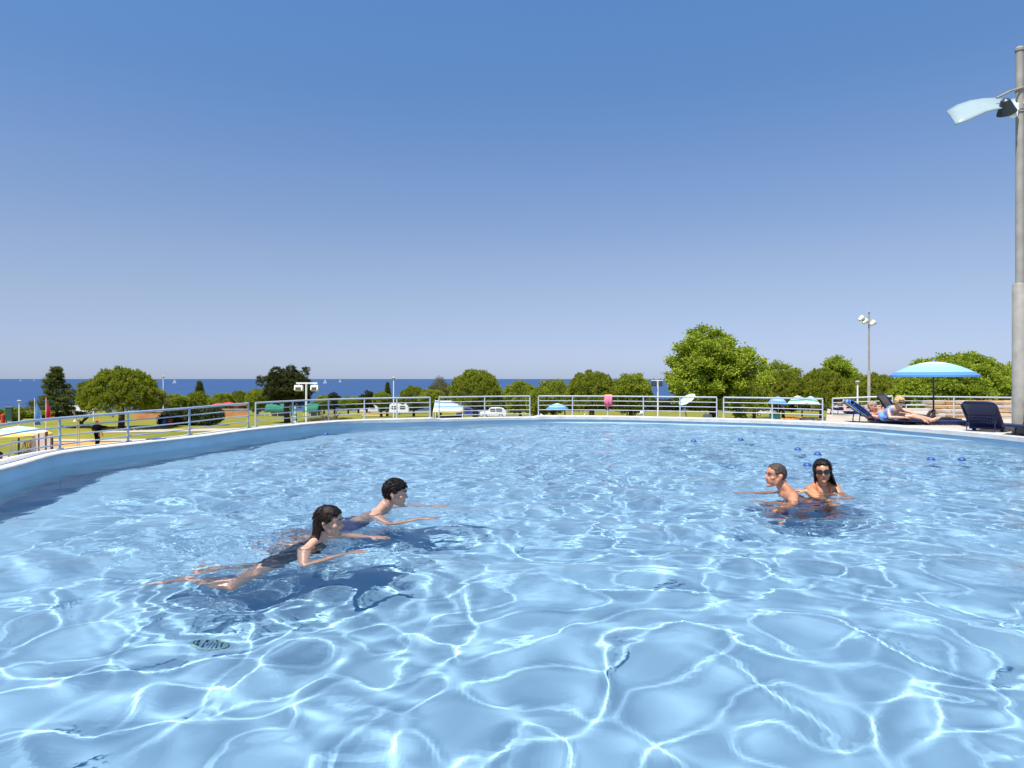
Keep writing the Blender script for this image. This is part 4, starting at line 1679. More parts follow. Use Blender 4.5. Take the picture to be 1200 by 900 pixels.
# pinkish screen wall with dark posts, folding chairs, shower on the left terrace
d = 29
x0 = gx_(48, d)
t = thing('screen_wall', 'pinkish panel screen with dark posts beside the turquoise parasol', 'screen', (x0, d, zg(d, x0)))
k_ = d / FPX
gz = zg(d, x0)
h = lambda py: EYE - (py - HOR) * d / FPX - gz
m_pink = mat('pink_plaster', (0.52, 0.42, 0.40), 0.85, var=0.1, scale=3)
for a, c_, top in ((38, 45, 509), (47, 53, 507), (55.5, 59.5, 511)):
    b = MB()
    b.box((gx_((a + c_) / 2, d) - x0, 0, h(top) / 2), ((c_ - a) * k_, 0.06, h(top)))
    b.build('panel', m_pink, t, smooth=False)
for a, top in ((46, 508), (54.2, 506), (60.5, 513)):
    b = MB()
    b.box((gx_(a, d) - x0, 0.02, h(top) / 2), (1.6 * k_, 0.09, h(top)))
    b.build('post', mat('dark_wood', (0.10, 0.05, 0.03), 0.8), t, smooth=False)
m_chair = mat('chair_frame', (0.6, 0.58, 0.52), 0.5)


def folding_chair(label, px, d, rz, m):
    x0 = gx_(px, d)
    t = thing('folding_chair', label, 'chair', (x0, d, zg(d, x0)), rz, 'folding chairs under the turquoise parasol')
    for s_ in (-1, 1):
        b = MB()
        b.tube([(s_ * 0.24, -0.25, 0), (s_ * 0.24, 0.12, 0.5), (s_ * 0.24, 0.28, 0.98)], 0.016, 6)
        b.build('leg', m_chair, t)
        b = MB()
        b.tube([(s_ * 0.21, 0.25, 0), (s_ * 0.21, -0.22, 0.47)], 0.016, 6)
        b.build('leg', m_chair, t)
    b = MB()
    for k in range(5):
        b.box((0, -0.2 + k * 0.09, 0.46), (0.44, 0.075, 0.02))
    b.build('seat', m, t, smooth=False)
    b = MB()
    for k in range(5):
        b.tube([(-0.18 + 0.09 * k, 0.17, 0.55), (-0.18 + 0.09 * k, 0.27, 0.95)], 0.013, 6)
    b.tube([(-0.24, 0.165, 0.54), (0.24, 0.165, 0.54)], 0.014, 6)
    b.tube([(-0.24, 0.28, 0.97), (0.24, 0.28, 0.97)], 0.018, 6)
    b.build('backrest', m, t)


folding_chair('pale folding chair, left one under the turquoise parasol', 18, 29.8, R(15), m_chair)
folding_chair('dark slatted folding chair in the middle under the turquoise parasol', 27, 29.6, R(-10), mat('dark_wood2', (0.12, 0.06, 0.05), 0.7))
folding_chair('folding chair with a magenta seat, beside the pinkish screen', 34, 29.2, R(25), mat('magenta_cloth', (0.5, 0.05, 0.25), 0.8))

d = 38
x0 = gx_(91.5, d)
t = thing('shower_post', 'slender pale shower post standing on the sandy path left of the man in black', 'shower', (x0, d, zg(d, x0)))
gz = zg(d, x0)
H = EYE - (491 - HOR) * d / FPX - gz
m_sh = mat('shower_wood', (0.55, 0.45, 0.28), 0.6)
b = MB()
for s_ in (-1, 1):
    b.tube([(s_ * 0.055, 0, 0), (s_ * 0.055, 0, H)], 0.022, 8)
b.tube([(-0.055, 0, H), (0.055, 0, H)], 0.024, 8)
b.build('post', m_sh, t)
b = MB()
b.tube([(0, 0, H - 0.05), (0, -0.22, H + 0.02), (0, -0.3, H - 0.05)], 0.014, 6)
b.lathe([(0.02, H - 0.04), (0.07, H - 0.11), (0.001, H - 0.115)], 12, Matrix.Translation((0, -0.3, 0)))
b.build('shower_head', m_white, t)
b = MB()
b.box((0, 0, 0.55), (0.3, 0.06, 0.07))
b.build('valve_bar', m_white, t, smooth=False)
b = MB()
b.lathe([(0.5, 0), (0.5, 0.06), (0.001, 0.06)], 20)
b.build('base', m_pale, t)

# white plastic chairs far behind the railing, a white bag, a chest


def plastic_chair(label, px, d, rz):
    x0 = gx_(px, d)
    t = thing('plastic_chair', label, 'chair', (x0, d, zg(d, x0)), rz, 'white plastic chairs on the lawn', 1.25)
    b = MB()
    b.box((0, 0, 0.44), (0.5, 0.48, 0.04))
    b.build('seat', m_wplas, t, smooth=False)
    b = MB()
    vs, fs = [], []
    for i in range(7):
        a = (i / 6 - 0.5) * 1.2
        for z, k in ((0.46, 0.24), (0.7, 0.28), (0.92, 0.27 - 0.02 * abs(i - 3))):
            vs.append((k * math.sin(a) * 1.6, 0.24 + 0.1 * (z - 0.46) - 0.1 * (1 - math.cos(a)), z))
    for i in range(6):
        for q in range(2):
            fs.append((i * 3 + q, i * 3 + q + 1, i * 3 + q + 4, i * 3 + q + 3))
    b.add(vs, fs)
    o = b.build('backrest', m_wplas, t)
    md = o.modifiers.new('thick', 'SOLIDIFY')
    md.thickness = 0.03
    for sx_ in (-1, 1):
        b = MB()
        b.tube([(sx_ * 0.28, 0.22, 0.68), (sx_ * 0.29, -0.1, 0.66), (sx_ * 0.27, -0.22, 0.62), (sx_ * 0.25, -0.22, 0.44)], 0.025, 6)
        b.build('armrest', m_wplas, t)
        for sy_ in (-1, 1):
            b = MB()
            b.tube([(sx_ * 0.22, sy_ * 0.2, 0.44), (sx_ * 0.27, sy_ * 0.26, 0)], [0.03, 0.02], 6)
            b.build('leg', m_wplas, t)


plastic_chair('white plastic chair, left one of the pair behind the far railing', 741, 74, R(150))
plastic_chair('white plastic chair, right one of the pair behind the far railing', 751, 74, R(200))

d = 71
t = thing('beach_bag', 'white beach bag between the orange loungers', 'bag', (gx_(829, d), d, zg(d)), s=1.3)
b = MB()
b.lathe([(0.001, 0), (0.36, 0.02), (0.4, 0.3), (0.34, 0.6), (0.3, 0.62), (0.34, 0.3), (0.3, 0.06)], 18, Matrix.Diagonal((1, 0.5, 1, 1)))
b.build('body', mat('bag_cloth', (0.75, 0.74, 0.72), 0.9, var=.05), t)
b = MB()
b.tube([(-0.18, 0, 0.6), (-0.14, 0, 0.85), (0, 0, 0.95), (0.14, 0, 0.85), (0.18, 0, 0.6)], 0.02, 6)
b.build('handle', mat('bag_strap', (0.2, 0.2, 0.3), 0.8), t)
t = thing('storage_chest', 'dark green storage chest under the plain blue parasol', 'chest', (gx_(908, 78.5), 78.5, zg(78.5)), R(8))
b = MB()
b.box((0, 0, 0.42), (1.0, 0.7, 0.84))
b.build('body', mat('chest_green', (0.02, 0.12, 0.11), 0.5), t, smooth=False)
b = MB()
b.box((0, 0, 0.90), (1.08, 0.78, 0.1))
b.build('lid', mat('chest_lid', (0.03, 0.16, 0.15), 0.5), t, smooth=False)

# stone terrace on the right
m_stone = [mat('stone_warm', (0.36, 0.20, 0.08), 0.9, var=.25, scale=4, bump=.4), mat('stone_pale', (0.44, 0.35, 0.26), 0.9, var=.2, scale=4, bump=.4), mat('stone_ochre', (0.40, 0.24, 0.08), 0.9, var=.2, scale=4, bump=.4)]
t = thing('stone_wall', 'low rough wall of warm coloured stones behind the turned navy lounger', 'stone wall', (gx_(1088, 17.9), 17.9, ZC - 0.012))
rs_ = random.Random(4)
b = MB()
x = 0.0
LWALL = gx_(1212, 17.6) - gx_(1088, 17.9)
for row in range(4):
    z0_ = row * 0.105
    x = -0.1 * rs_.random()
    while x < LWALL:
        w_ = rs_.uniform(0.16, 0.42)
        b.use(m_stone[rs_.randrange(3)])
        jj = lambda s: rs_.uniform(-s, s)
        b.box((x + w_ / 2, row * 0.13 - 0.35 + jj(.03), z0_ + 0.05), (w_ * 0.96, 0.34 + jj(.05), 0.10 + jj(.008)), Matrix.Rotation(jj(.05), 3, 'Z') @ Matrix.Rotation(jj(.04), 3, 'X'), taper=0.95)
        x += w_
o = b.build('stones', None, t, smooth=False)
bv = o.modifiers.new('bevel', 'BEVEL')
bv.width = 0.018
bv.segments = 2

# sailing boats
m_hull = mat('boat_hull', (0.7, 0.7, 0.7), 0.4)
m_sail = mat('sail_cloth', (0.85, 0.85, 0.85), 0.7, trans=.3)
for px, yb, hp, lb in ((204.5, 449.5, 5.5, 'white sailing boat on the sea right of the tall white lamp'), (381, 450, 6, 'white sailing boat on the sea, left of the two right of the dark pine'),
                       (398.5, 448.3, 4.2, 'white sailing boat on the sea, right of the two right of the dark pine'), (24, 446.7, 2.2, 'tiny sail on the horizon at the far left, left one'),
                       (40, 446.6, 2.2, 'tiny sail on the horizon at the far left, right one')):
    d = (EYE + 14) * FPX / (yb - HOR)
    k_ = d / FPX
    H = hp * k_
    t = thing('sailing_boat', lb, 'sailing boat', (gx_(px, d), d, -14), R(20), 'sailing boats on the sea')
    b = MB()
    vs = []
    for i in range(9):
        u = i / 8
        hw = H * 0.09 * math.sin(PI * min(1, u * 0.62 + 0.02)) if u < 1 else 0.001
        for y, z in ((-hw, H * .09), (-hw * .6, -H * .02), (hw * .6, -H * .02), (hw, H * .09)):
            vs.append((H * 0.75 * (u - 0.5), y, z))
    b.add(vs, [(i * 4 + q, i * 4 + q + 1, i * 4 + q + 5, i * 4 + q + 4) for i in range(8) for q in range(3)] + [(i * 4 + 3, i * 4, i * 4 + 4, i * 4 + 7) for i in range(8)])
    b.build('hull', m_hull, t)
    b = MB()
    b.tube([(0.05 * H, 0, 0.05 * H), (0.05 * H, 0, H)], H * .008, 6)
    b.build('mast', m_hull, t)
    for nm, tri in (('mainsail', [(0.03, 0.14), (-0.36, 0.15), (0.03, 0.97)]), ('jib', [(0.07, 0.13), (0.36, 0.12), (0.07, 0.85)])):
        b = MB()
        n = 8
        vs = []
        (ax, az_), (bx_, bz_), (cx_, cz_) = tri
        for i in range(n + 1):
            u = i / n
            for q in range(4):
                v_ = q / 3
                xx = (ax + (bx_ - ax) * v_) * (1 - u) + cx_ * u
                z_ = (az_ + (bz_ - az_) * v_) * (1 - u) + cz_ * u
                vs.append((xx * H, 0.05 * H * math.sin(PI * v_) * (1 - u), z_ * H))
        b.add(vs, [(i * 4 + q, i * 4 + q + 1, i * 4 + q + 5, i * 4 + q + 4) for i in range(n) for q in range(3)])
        o = b.build(nm, m_sail, t)
        md = o.modifiers.new('thick', 'SOLIDIFY')
        md.thickness = 0.05

# ------------------------------------------------------------------ people
def skin(name, col, col2=None):
    m = mat(name, col, 0.36, var=0.16, scale=9, spec=0.5, bump=0.08, bscale=150, detail=8)
    b = m.node_tree.nodes['Principled BSDF']
    b.inputs['Subsurface Weight'].default_value = 0.0
    return m


SK_FAIR = skin('skin_fair', (0.50, 0.285, 0.195))
SK_TAN = skin('skin_tan', (0.46, 0.22, 0.115))
SK_RED = skin('skin_sunburnt', (0.46, 0.20, 0.11))
M_LIP = mat('lips', (0.42, 0.12, 0.10), 0.4)
M_BROW = mat('eyebrow', (0.03, 0.02, 0.015), 0.8)
M_EYE = mat('eye_white_shaded', (0.34, 0.28, 0.25), 0.3)  # darkened, the shade of the lids is in the colour
M_IRIS = mat('iris', (0.03, 0.02, 0.015), 0.2)


def hairmat(name, col, col2):
    return mat(name, col, 0.5, col2=col2, scale=22, bump=0.5, bscale=60, spec=0.2, stretch=(1, 1, 0.25), detail=6)


H_BLACK = hairmat('hair_black', (0.005, 0.004, 0.0035), (0.012, 0.009, 0.008))
H_BROWN = hairmat('hair_dark_brown', (0.007, 0.004, 0.003), (0.022, 0.010, 0.006))
H_STUB = hairmat('hair_stubble', (0.045, 0.034, 0.029), (0.085, 0.062, 0.05))
H_BLOND = hairmat('hair_blond', (0.45, 0.28, 0.09), (0.70, 0.50, 0.22))
H_GREY = hairmat('hair_grey', (0.25, 0.18, 0.12), (0.38, 0.30, 0.22))


def fuse(mb, voxel, smooth=4):
    """Fuse overlapping closed shapes into one continuous surface."""
    me = bpy.data.meshes.new('tmp')
    me.from_pydata(mb.v, [], mb.f)
    bm_ = bmesh.new()
    bm_.from_mesh(me)
    bmesh.ops.remove_doubles(bm_, verts=bm_.verts, dist=1e-6)
    bmesh.ops.recalc_face_normals(bm_, faces=bm_.faces)
    bm_.to_mesh(me)
    bm_.free()
    ob = bpy.data.objects.new('tmp', me)
    COL.objects.link(ob)
    rm = ob.modifiers.new('r', 'REMESH')
    rm.mode = 'VOXEL'
    rm.voxel_size = voxel
    rm.use_smooth_shade = True
    if smooth:
        sm = ob.modifiers.new('s', 'SMOOTH')
        sm.factor = 0.5
        sm.iterations = smooth
    dg = bpy.context.evaluated_depsgraph_get()
    out = bpy.data.meshes.new_from_object(ob.evaluated_get(dg))
    bpy.data.objects.remove(ob)
    bpy.data.meshes.remove(me)
    return out


def frame(f, u):
    """Matrix with columns right, forward, up."""
    f = Vector(f).normalized()
    u = Vector(u)
    r = f.cross(u).normalized()
    u = r.cross(f).normalized()
    return Matrix((r, f, u)).transposed()


def hand(mb, w, d, pn, curl=0.35, side=1, s=1.0, spread=0.12):
    """Hand at wrist w pointing along d; pn = direction the palm faces; side = +1 right hand."""
    d = Vector(d).normalized()
    pn = Vector(pn)
    pn = (pn - d * pn.dot(d)).normalized()
    r = d.cross(pn).normalized() * side       # towards the thumb
    for k in (-1, -0.33, 0.33, 1):
        mb.cap(w + r * 0.016 * k * s, w + d * 0.085 * s + r * 0.031 * k * s, 0.015 * s, 0.0125 * s, 8)
    for k, L in ((0.033, 0.070), (0.011, 0.080), (-0.012, 0.074), (-0.033, 0.058)):
        p0 = w + d * 0.088 * s + r * k * s
        dd = (d + r * k / 0.033 * spread)
        a1 = curl * 0.6
        p1 = p0 + (dd * math.cos(a1) + pn * math.sin(a1)).normalized() * L * 0.5 * s
        a2 = curl * 1.6
        p2 = p1 + (dd * math.cos(a2) + pn * math.sin(a2)).normalized() * L * 0.5 * s
        mb.cap(p0 - d * 0.01 * s, p1, 0.0092 * s, 0.0082 * s, 8)
        mb.cap(p1, p2, 0.0082 * s, 0.0068 * s, 8)
    t0 = w + d * 0.022 * s + r * 0.026 * s
    t1 = t0 + (d * 0.7 + r * 0.75 + pn * 0.25).normalized() * 0.042 * s
    t2 = t1 + (d * 0.95 + r * 0.25 + pn * 0.3).normalized() * 0.034 * s
    mb.cap(t0, t1, 0.0125 * s, 0.0105 * s, 8)
    mb.cap(t1, t2, 0.0105 * s, 0.0078 * s, 8)


def foot(mb, a, d, s=1.0, up=(0, 0, 1)):
    d = Vector(d).normalized()
    up = Vector(up)
    mb.cap(a - d * 0.04 * s, a + d * 0.10 * s - up * 0.01, 0.036 * s, 0.036 * s, 10)
    mb.cap(a + d * 0.05 * s - up * 0.02, a + d * 0.165 * s - up * 0.03, 0.040 * s, 0.026 * s, 10)
    q = d.cross(up).normalized()
    for k in range(-2, 3):
        mb.cap(a + d * 0.15 * s - up * 0.03 + q * 0.014 * k * s, a + d * (0.195 - 0.006 * abs(k)) * s - up * 0.033 + q * 0.015 * k * s, 0.011 * s, 0.009 * s, 6)


class Body:
    """Joints in world coordinates -> one continuous body mesh; clothes and hair as children."""

    def __init__(self, J, female=False, s=1.0, fat=1.0, vox=0.0075, hands=(None, None)):
        self.J = {k: Vector(v) for k, v in J.items()}
        self.s, self.female, self.fat = s, female, fat
        J = self.J
        b = MB()
        f = fat
        m_ = 0.92 if female else 1.0
        sa = (J['shR'] - J['shL']).normalized()
        up = (J['neck'] - J['pelvis']).normalized()
        fw = up.cross(sa).normalized() if False else sa.cross(up).normalized() * -1
        fw = up.cross(sa).normalized()
        # choose forward so that the chest faces the side given
        if fw.dot(Vector(J.get('front', fw))) < 0:
            fw = -fw
        up2 = sa.cross(fw) if sa.cross(fw).dot(up) > 0 else fw.cross(sa)
        self.sa, self.up, self.fw = sa, up, fw
        T = Matrix((sa, fw, up2)).transposed()
        pel, nk = J['pelvis'], J['neck']
        L = (nk - pel).length
        P = lambda u, v=0.0, w=0.0: pel + up * L * u + fw * v * s + sa * w * s
        b.ell(P(0.02, -0.005), (0.155 * s * (1.06 if female else 1) * f, 0.112 * s * f, 0.13 * s), T, 16, 12)
        b.ell(P(0.28, 0.0), (0.130 * s * m_ * f, 0.098 * s * f, 0.17 * s), T, 16, 12)
        b.ell(P(0.62, 0.005), (0.155 * s * m_ * f, 0.110 * s * f, 0.20 * s), T, 16, 12)
        b.ell(P(0.80, -0.005), (0.160 * s * m_ * f, 0.095 * s, 0.13 * s), T, 16, 12)
        for sd, k in (('shL', -1), ('shR', 1)):
            # shoulder girdle, trapezius
            b.cap(P(0.90, -0.01, 0.05 * k), J[sd], 0.062 * s * m_, 0.054 * s * m_, 12)
            b.cap(nk.lerp(J['head'], 0.25) - fw * 0.02 * s, J[sd].lerp(nk, 0.25) - fw * 0.012, 0.042 * s * m_, 0.036 * s * m_, 10)
            if female:
                b.ell(P(0.66, 0.085, 0.075 * k), (0.062 * s, 0.058 * s, 0.062 * s), T, 12, 10)
            else:
                b.ell(P(0.72, 0.068, 0.07 * k), (0.075 * s, 0.04 * s, 0.058 * s), T, 12, 10)
            # buttock
            b.ell(P(-0.02, -0.06, 0.065 * k), (0.082 * s * f, 0.075 * s * f, 0.085 * s), T, 12, 10)
        # neck
        hc = J['head']
        b.cap(nk - up * 0.02 * s, hc.lerp(nk, 0.42) - self.hfw(J) * 0.01, 0.060 * s * (0.86 if female else 1), 0.054 * s * (0.86 if female else 1), 14)
        # arms
        for q, hd in (('L', hands[0]), ('R', hands[1])):
            if 'el' + q not in J:
                continue
            sh, e, w = J['sh' + q], J['el' + q], J['wr' + q]
            b.cap(sh, sh.lerp(e, 0.45), 0.052 * s * m_, 0.047 * s * m_, 12)
            b.cap(sh.lerp(e, 0.4), e, 0.047 * s * m_, 0.038 * s * m_, 12)
            b.cap(e, e.lerp(w, 0.35), 0.039 * s * m_, 0.040 * s * m_, 12)
            b.cap(e.lerp(w, 0.3), w, 0.040 * s * m_, 0.026 * s * m_, 12)
            hd = hd or {}
            hand(b, w, hd.get('d', (w - e)), hd.get('pn', (0, 0, -1)), hd.get('curl', 0.35), 1 if q == 'R' else -1, s * (0.92 if female else 1))
        # legs
        for q in 'LR':
            if 'kn' + q not in J:
                continue
            hp, kn, an = J['hip' + q], J['kn' + q], J['an' + q]
            b.cap(hp, hp.lerp(kn, 0.5), 0.088 * s * f, 0.072 * s, 12)
            b.cap(hp.lerp(kn, 0.45), kn, 0.073 * s, 0.052 * s, 12)
            cf = kn.lerp(an, 0.32)
            b.cap(kn, cf, 0.050 * s, 0.054 * s, 12)
            b.cap(cf, an, 0.054 * s, 0.034 * s, 12)
            foot(b, an, J.get('toe' + q, an + fw) - an, s)
        self.head_shapes(b)
        self.me = fuse(b, vox)
        self.vox = vox

    def hfw(self, J):
        return Vector(J['look']).normalized()

    def H(self, r, f, u):
        return self.J['head'] + self.HM @ Vector((r, f, u)) * self.s * self.hs

    def head_shapes(self, b):
        J, s = self.J, self.s
        self.HM = frame(J['look'], J.get('headup', (0, 0, 1)))
        self.hs = hs = 0.96 if self.female else 1.0
        k = s * hs
        H, M = self.H, self.HM
        fm = self.female

        def E(c, r):
            b.ell(H(*c), tuple(x * k for x in r), M, 16, 12)

        def C(a, c, ra, rb):
            b.cap(H(*a), H(*c), ra * k, rb * k, 10)
        E((0, -0.012, 0.028), (0.074, 0.096, 0.088))           # skull
        E((0, 0.030, 0.030), (0.064, 0.060, 0.066))            # forehead
        E((0, 0.032, -0.040), (0.056 if fm else 0.060, 0.058, 0.064))     # face
        C((-0.036, 0.02, -0.072), (0.0, 0.070, -0.098), 0.022, 0.018)
        C((0.036, 0.02, -0.072), (0.0, 0.070, -0.098), 0.022, 0.018)
        C((-0.052, 0.0, -0.035), (-0.038, 0.02, -0.074), 0.024, 0.022)
        C((0.052, 0.0, -0.035), (0.038, 0.02, -0.074), 0.024, 0.022)
        E((0, 0.078, -0.097), (0.020, 0.016, 0.016))           # chin
        C((0, 0.080, 0.020), (0, 0.102, -0.022), 0.0085, 0.0125)          # nose
        E((0.012, 0.090, -0.028), (0.009, 0.012, 0.008))
        E((-0.012, 0.090, -0.028), (0.009, 0.012, 0.008))
        C((-0.040, 0.066, 0.030), (-0.010, 0.083, 0.027), 0.010, 0.010)   # brow ridge
        C((0.040, 0.066, 0.030), (0.010, 0.083, 0.027), 0.010, 0.010)
        E((0.040, 0.052, -0.018), (0.024, 0.026, 0.020))       # cheekbones
        E((-0.040, 0.052, -0.018), (0.024, 0.026, 0.020))
        C((-0.018, 0.078, -0.055), (0.018, 0.078, -0.055), 0.008, 0.008)
        C((-0.012, 0.084, -0.051), (0.012, 0.084, -0.051), 0.007, 0.007)  # lips
        C((-0.011, 0.083, -0.063), (0.011, 0.083, -0.063), 0.008, 0.008)
        for sd in (-1, 1):                                     # ears
            R_ = M @ Matrix.Rotation(R(-18) * sd, 3, 'Z')
            b.ell(H(0.077 * sd, -0.012, -0.004), (0.010 * k, 0.020 * k, 0.031 * k), R_, 10, 8)
            b.ell(H(0.082 * sd, -0.020, 0.006), (0.009 * k, 0.014 * k, 0.020 * k), R_, 10, 8)

    def root(self, label, name='person', cat='person', group=None, recv=True):
        self.recv = recv
        return label

    def finish(self, label, skin_m, recv=True, group=None, lips=True, face=True):
        me = self.me
        me.name = 'person'
        me.materials.clear()
        me.materials.append(skin_m)
        me.materials.append(M_LIP)
        n = len(me.polygons)
        if lips and self.vox < 0.012:
            inv = self.HM.transposed()
            k = self.s * self.hs
            idx = np.zeros(n, dtype=np.int32)
            cen = np.zeros(n * 3)
            me.polygons.foreach_get('center', cen)
            cen = cen.reshape(-1, 3)
            loc = (cen - np.array(self.J['head'])) @ np.array(inv).T / k
            mk = (np.abs(loc[:, 0]) < 0.022) & (loc[:, 1] > 0.07) & (np.abs(loc[:, 2] + 0.057) < 0.012)
            idx[mk] = 1
            me.polygons.foreach_set('material_index', idx)
        me.polygons.foreach_set('use_smooth', np.ones(n, bool))
        o = link('person', me, None, recv)
        tag(o, label, 'person', group)
        self.ob = o
        if face:
            for sd in (-1, 1):
                b = MB()
                b.use(M_EYE).ell(self.H(0.031 * sd, 0.066, 0.008), (0.0112 * self.s,) * 3, self.HM, 12, 8)
                b.use(M_IRIS).ell(self.H(0.0305 * sd, 0.0705, 0.008), (0.0076 * self.s,) * 3, self.HM, 10, 8)
                e = b.build('eye', None, o, recv=recv)
                b = MB()
                b.tube([self.H(0.012 * sd, 0.094, 0.026), self.H(0.028 * sd, 0.091, 0.033), self.H(0.048 * sd, 0.074, 0.029)], [0.0045 * self.s, 0.0045 * self.s, 0.002], 6)
                b.build('eyebrow', M_BROW, o, recv=recv)
        return o

    # --- clothes: patches of the body surface lifted off it
    def garment(self, name, m, pred, lift=0.005):
        me = self.me
        bm_ = bmesh.new()
        bm_.from_mesh(me)
        bm_.normal_update()
        kill = [f_ for f_ in bm_.faces if not pred(f_.calc_center_median())]
        bmesh.ops.delete(bm_, geom=kill, context='FACES')
        loose = [v for v in bm_.verts if not v.link_faces]
        bmesh.ops.delete(bm_, geom=loose, context='VERTS')
        for v in bm_.verts:
            v.co += v.normal * lift
        out = bpy.data.meshes.new(name)
        bm_.to_mesh(out)
        bm_.free()
        out.materials.clear()
        out.materials.append(m)
        out.polygons.foreach_set('material_index', np.zeros(len(out.polygons), dtype=np.int32))
        o = link(name, out, self.ob, self.recv_flag)
        md = o.modifiers.new('thick', 'SOLIDIFY')
        md.thickness = 0.005
        md.offset = -0.6
        return o

    recv_flag = True

    def torso(self, p):
        """(height along the spine 0..1, forward, sideways) of a point."""
        d = p - self.J['pelvis']
        L = (self.J['neck'] - self.J['pelvis']).length
        return d.dot(self.up) / L, d.dot(self.fw), d.dot(self.sa)

    def near(self, p, a, c, r):
        a, c = self.J[a], self.J[c]
        ab = c - a
        t = (p - a).dot(ab) / ab.length_squared
        if t < -0.3 or t > 1.2:
            return None
        t_ = min(1, max(0, t))
        return t if (p - (a + ab * t_)).length < r * self.s else None

    def arm(self, p):
        for q in 'LR':
            if 'el' + q in self.J:
                t = self.near(p, 'sh' + q, 'el' + q, 0.07)
                if t is not None and t > 0.22:
                    return True
                if self.near(p, 'el' + q, 'wr' + q, 0.07) is not None:
                    return True
                if (p - self.J['wr' + q]).length < 0.24:
                    return True
        return False

    def leg_t(self, p):
        best = None
        for q in 'LR':
            if 'kn' + q in self.J:
                t = self.near(p, 'hip' + q, 'kn' + q, 0.13)
                if t is not None:
                    best = t if best is None else min(best, t)
        return best

    def headlocal(self, p):
        return self.HM.transposed() @ (p - self.J['head']) / (self.s * self.hs)

    def scalp_hair(self, m, line, lift=0.012, spike=0.0, seed=1, name='hair', vox=None, extra=None, noise=0.004, strands=None):
        """Hair fused from the skull cap (points where line(r, f, u) holds) and extra locks."""
        rs = np.random.default_rng(seed)
        b = MB()
        k = self.s * self.hs
        n = 420
        for i in range(n):
            z = 1 - 2 * (i + 0.5) / n
            a = i * 2.39996
            q = math.sqrt(1 - z * z)
            c = Vector((0.074 * q * math.cos(a), -0.012 + 0.098 * q * math.sin(a), 0.028 + 0.090 * z))
            if not line(c.x, c.y, c.z):
                continue
            nrm = Vector((c.x / 0.074, (c.y + 0.012) / 0.098, (c.z - 0.028) / 0.09)).normalized()
            r = rs.uniform(0.8, 1.25) * 0.012
            c2 = c + nrm * (lift - 0.006 + rs.uniform(-1, 1) * noise)
            b.ell(self.H(*c2), (r * k * 1.15,) * 3, None, 8, 6)
            if spike and rs.uniform() < 0.8:
                tip = c2 + (nrm + Vector(rs.normal(0, 0.45, 3))).normalized() * (spike * rs.uniform(0.5, 1.3))
                b.cap(self.H(*c2), self.H(*tip), 0.008 * k, 0.0025 * k, 6)
        if extra:
            extra(b, self)
        me = fuse(b, vox or 0.0055, 1)
        if strands:
            # separate locks over the cap break up its outline
            b2 = MB()
            num, ln, comb = strands[:3]
            wild = strands[3] if len(strands) > 3 else 0.35
            cnt = 0
            while cnt < num:
                z = rs.uniform(-0.6, 1)
                a = rs.uniform(0, 6.283)
                q = math.sqrt(1 - z * z)
                c = Vector((0.074 * q * math.cos(a), -0.012 + 0.098 * q * math.sin(a), 0.028 + 0.090 * z))
                cnt += 1
                if not line(c.x, c.y, c.z):
                    continue
                nrm = Vector((c.x / 0.074, (c.y + 0.012) / 0.098, (c.z - 0.028) / 0.09)).normalized()
                d_ = Vector(comb) + Vector(rs.normal(0, wild, 3))
                d_ = (d_ - nrm * d_.dot(nrm) * 0.8).normalized()
                L = ln * rs.uniform(0.5, 1.3)
                p0 = c + nrm * (lift - 0.004)
                p1 = p0 + (d_ + nrm * 1.5 * wild).normalized() * L * 0.5
                p2 = p1 + (d_ + nrm * rs.uniform(-wild, wild)).normalized() * L * 0.5
                r = 0.0042 * rs.uniform(0.6, 1.2) * k
                b2.tube([self.H(*p0), self.H(*p1), self.H(*p2)], [r, r * 0.9, r * 0.15], 5)
            bm_ = bmesh.new()
            bm_.from_mesh(me)
            m2 = b2.mesh('tmp')
            bm_.from_mesh(m2)
            bm_.to_mesh(me)
            bm_.free()
            bpy.data.meshes.remove(m2)
        me.materials.clear()
        me.materials.append(m)
        me.polygons.foreach_set('use_smooth', np.ones(len(me.polygons), bool))
        return link(name, me, self.ob, self.recv_flag)


def scaled_legs(J, hip_w=0.085):
    return J


# ---- swimming woman, heading right
Wm = Vector((-1.29, 4.80, 0))


def V3(x, y, z):
    return Vector((x, y, z))


hd = at(387, 612, 4.8)
J = dict(head=hd, neck=V3(hd.x - 0.085, 4.81, -0.005), shL=V3(hd.x - 0.12, 4.98, -0.055), shR=V3(hd.x - 0.13, 4.63, -0.035),
         pelvis=V3(hd.x - 0.36, 4.82, -0.44), look=(1, -0.16, -0.02), headup=(-0.10, 0.0, 1), front=(0.2, 0, -1),
         elR=V3(hd.x - 0.06, 4.41, -0.17), wrR=V3(hd.x + 0.16, 4.60, -0.09), elL=V3(hd.x + 0.03, 5.18, -0.17), wrL=V3(hd.x + 0.24, 5.04, -0.10),
         hipL=V3(hd.x - 0.38, 4.91, -0.49), hipR=V3(hd.x - 0.38, 4.73, -0.49),
         knL=V3(hd.x - 0.52, 5.14, -0.84), anL=V3(hd.x - 0.90, 5.06, -0.92), toeL=V3(hd.x - 1.08, 5.08, -0.98),
         knR=V3(hd.x - 0.60, 4.60, -0.80), anR=V3(hd.x - 0.98, 4.62, -0.76), toeR=V3(hd.x - 1.16, 4.60, -0.80))
p = Body(J, True, 0.97, vox=0.0065, hands=({'d': (1, -0.25, 0.05), 'pn': (0.1, 0, -1), 'curl': 0.2}, {'d': (1, 0.35, 0.05), 'pn': (0.1, 0, -1), 'curl': 0.2}))
o = p.finish('woman with long wet dark hair swimming breaststroke, in a black swimsuit, facing right', SK_FAIR)
M_SUIT = mat('swimsuit_black', (0.012, 0.012, 0.018), 0.45, var=.2)


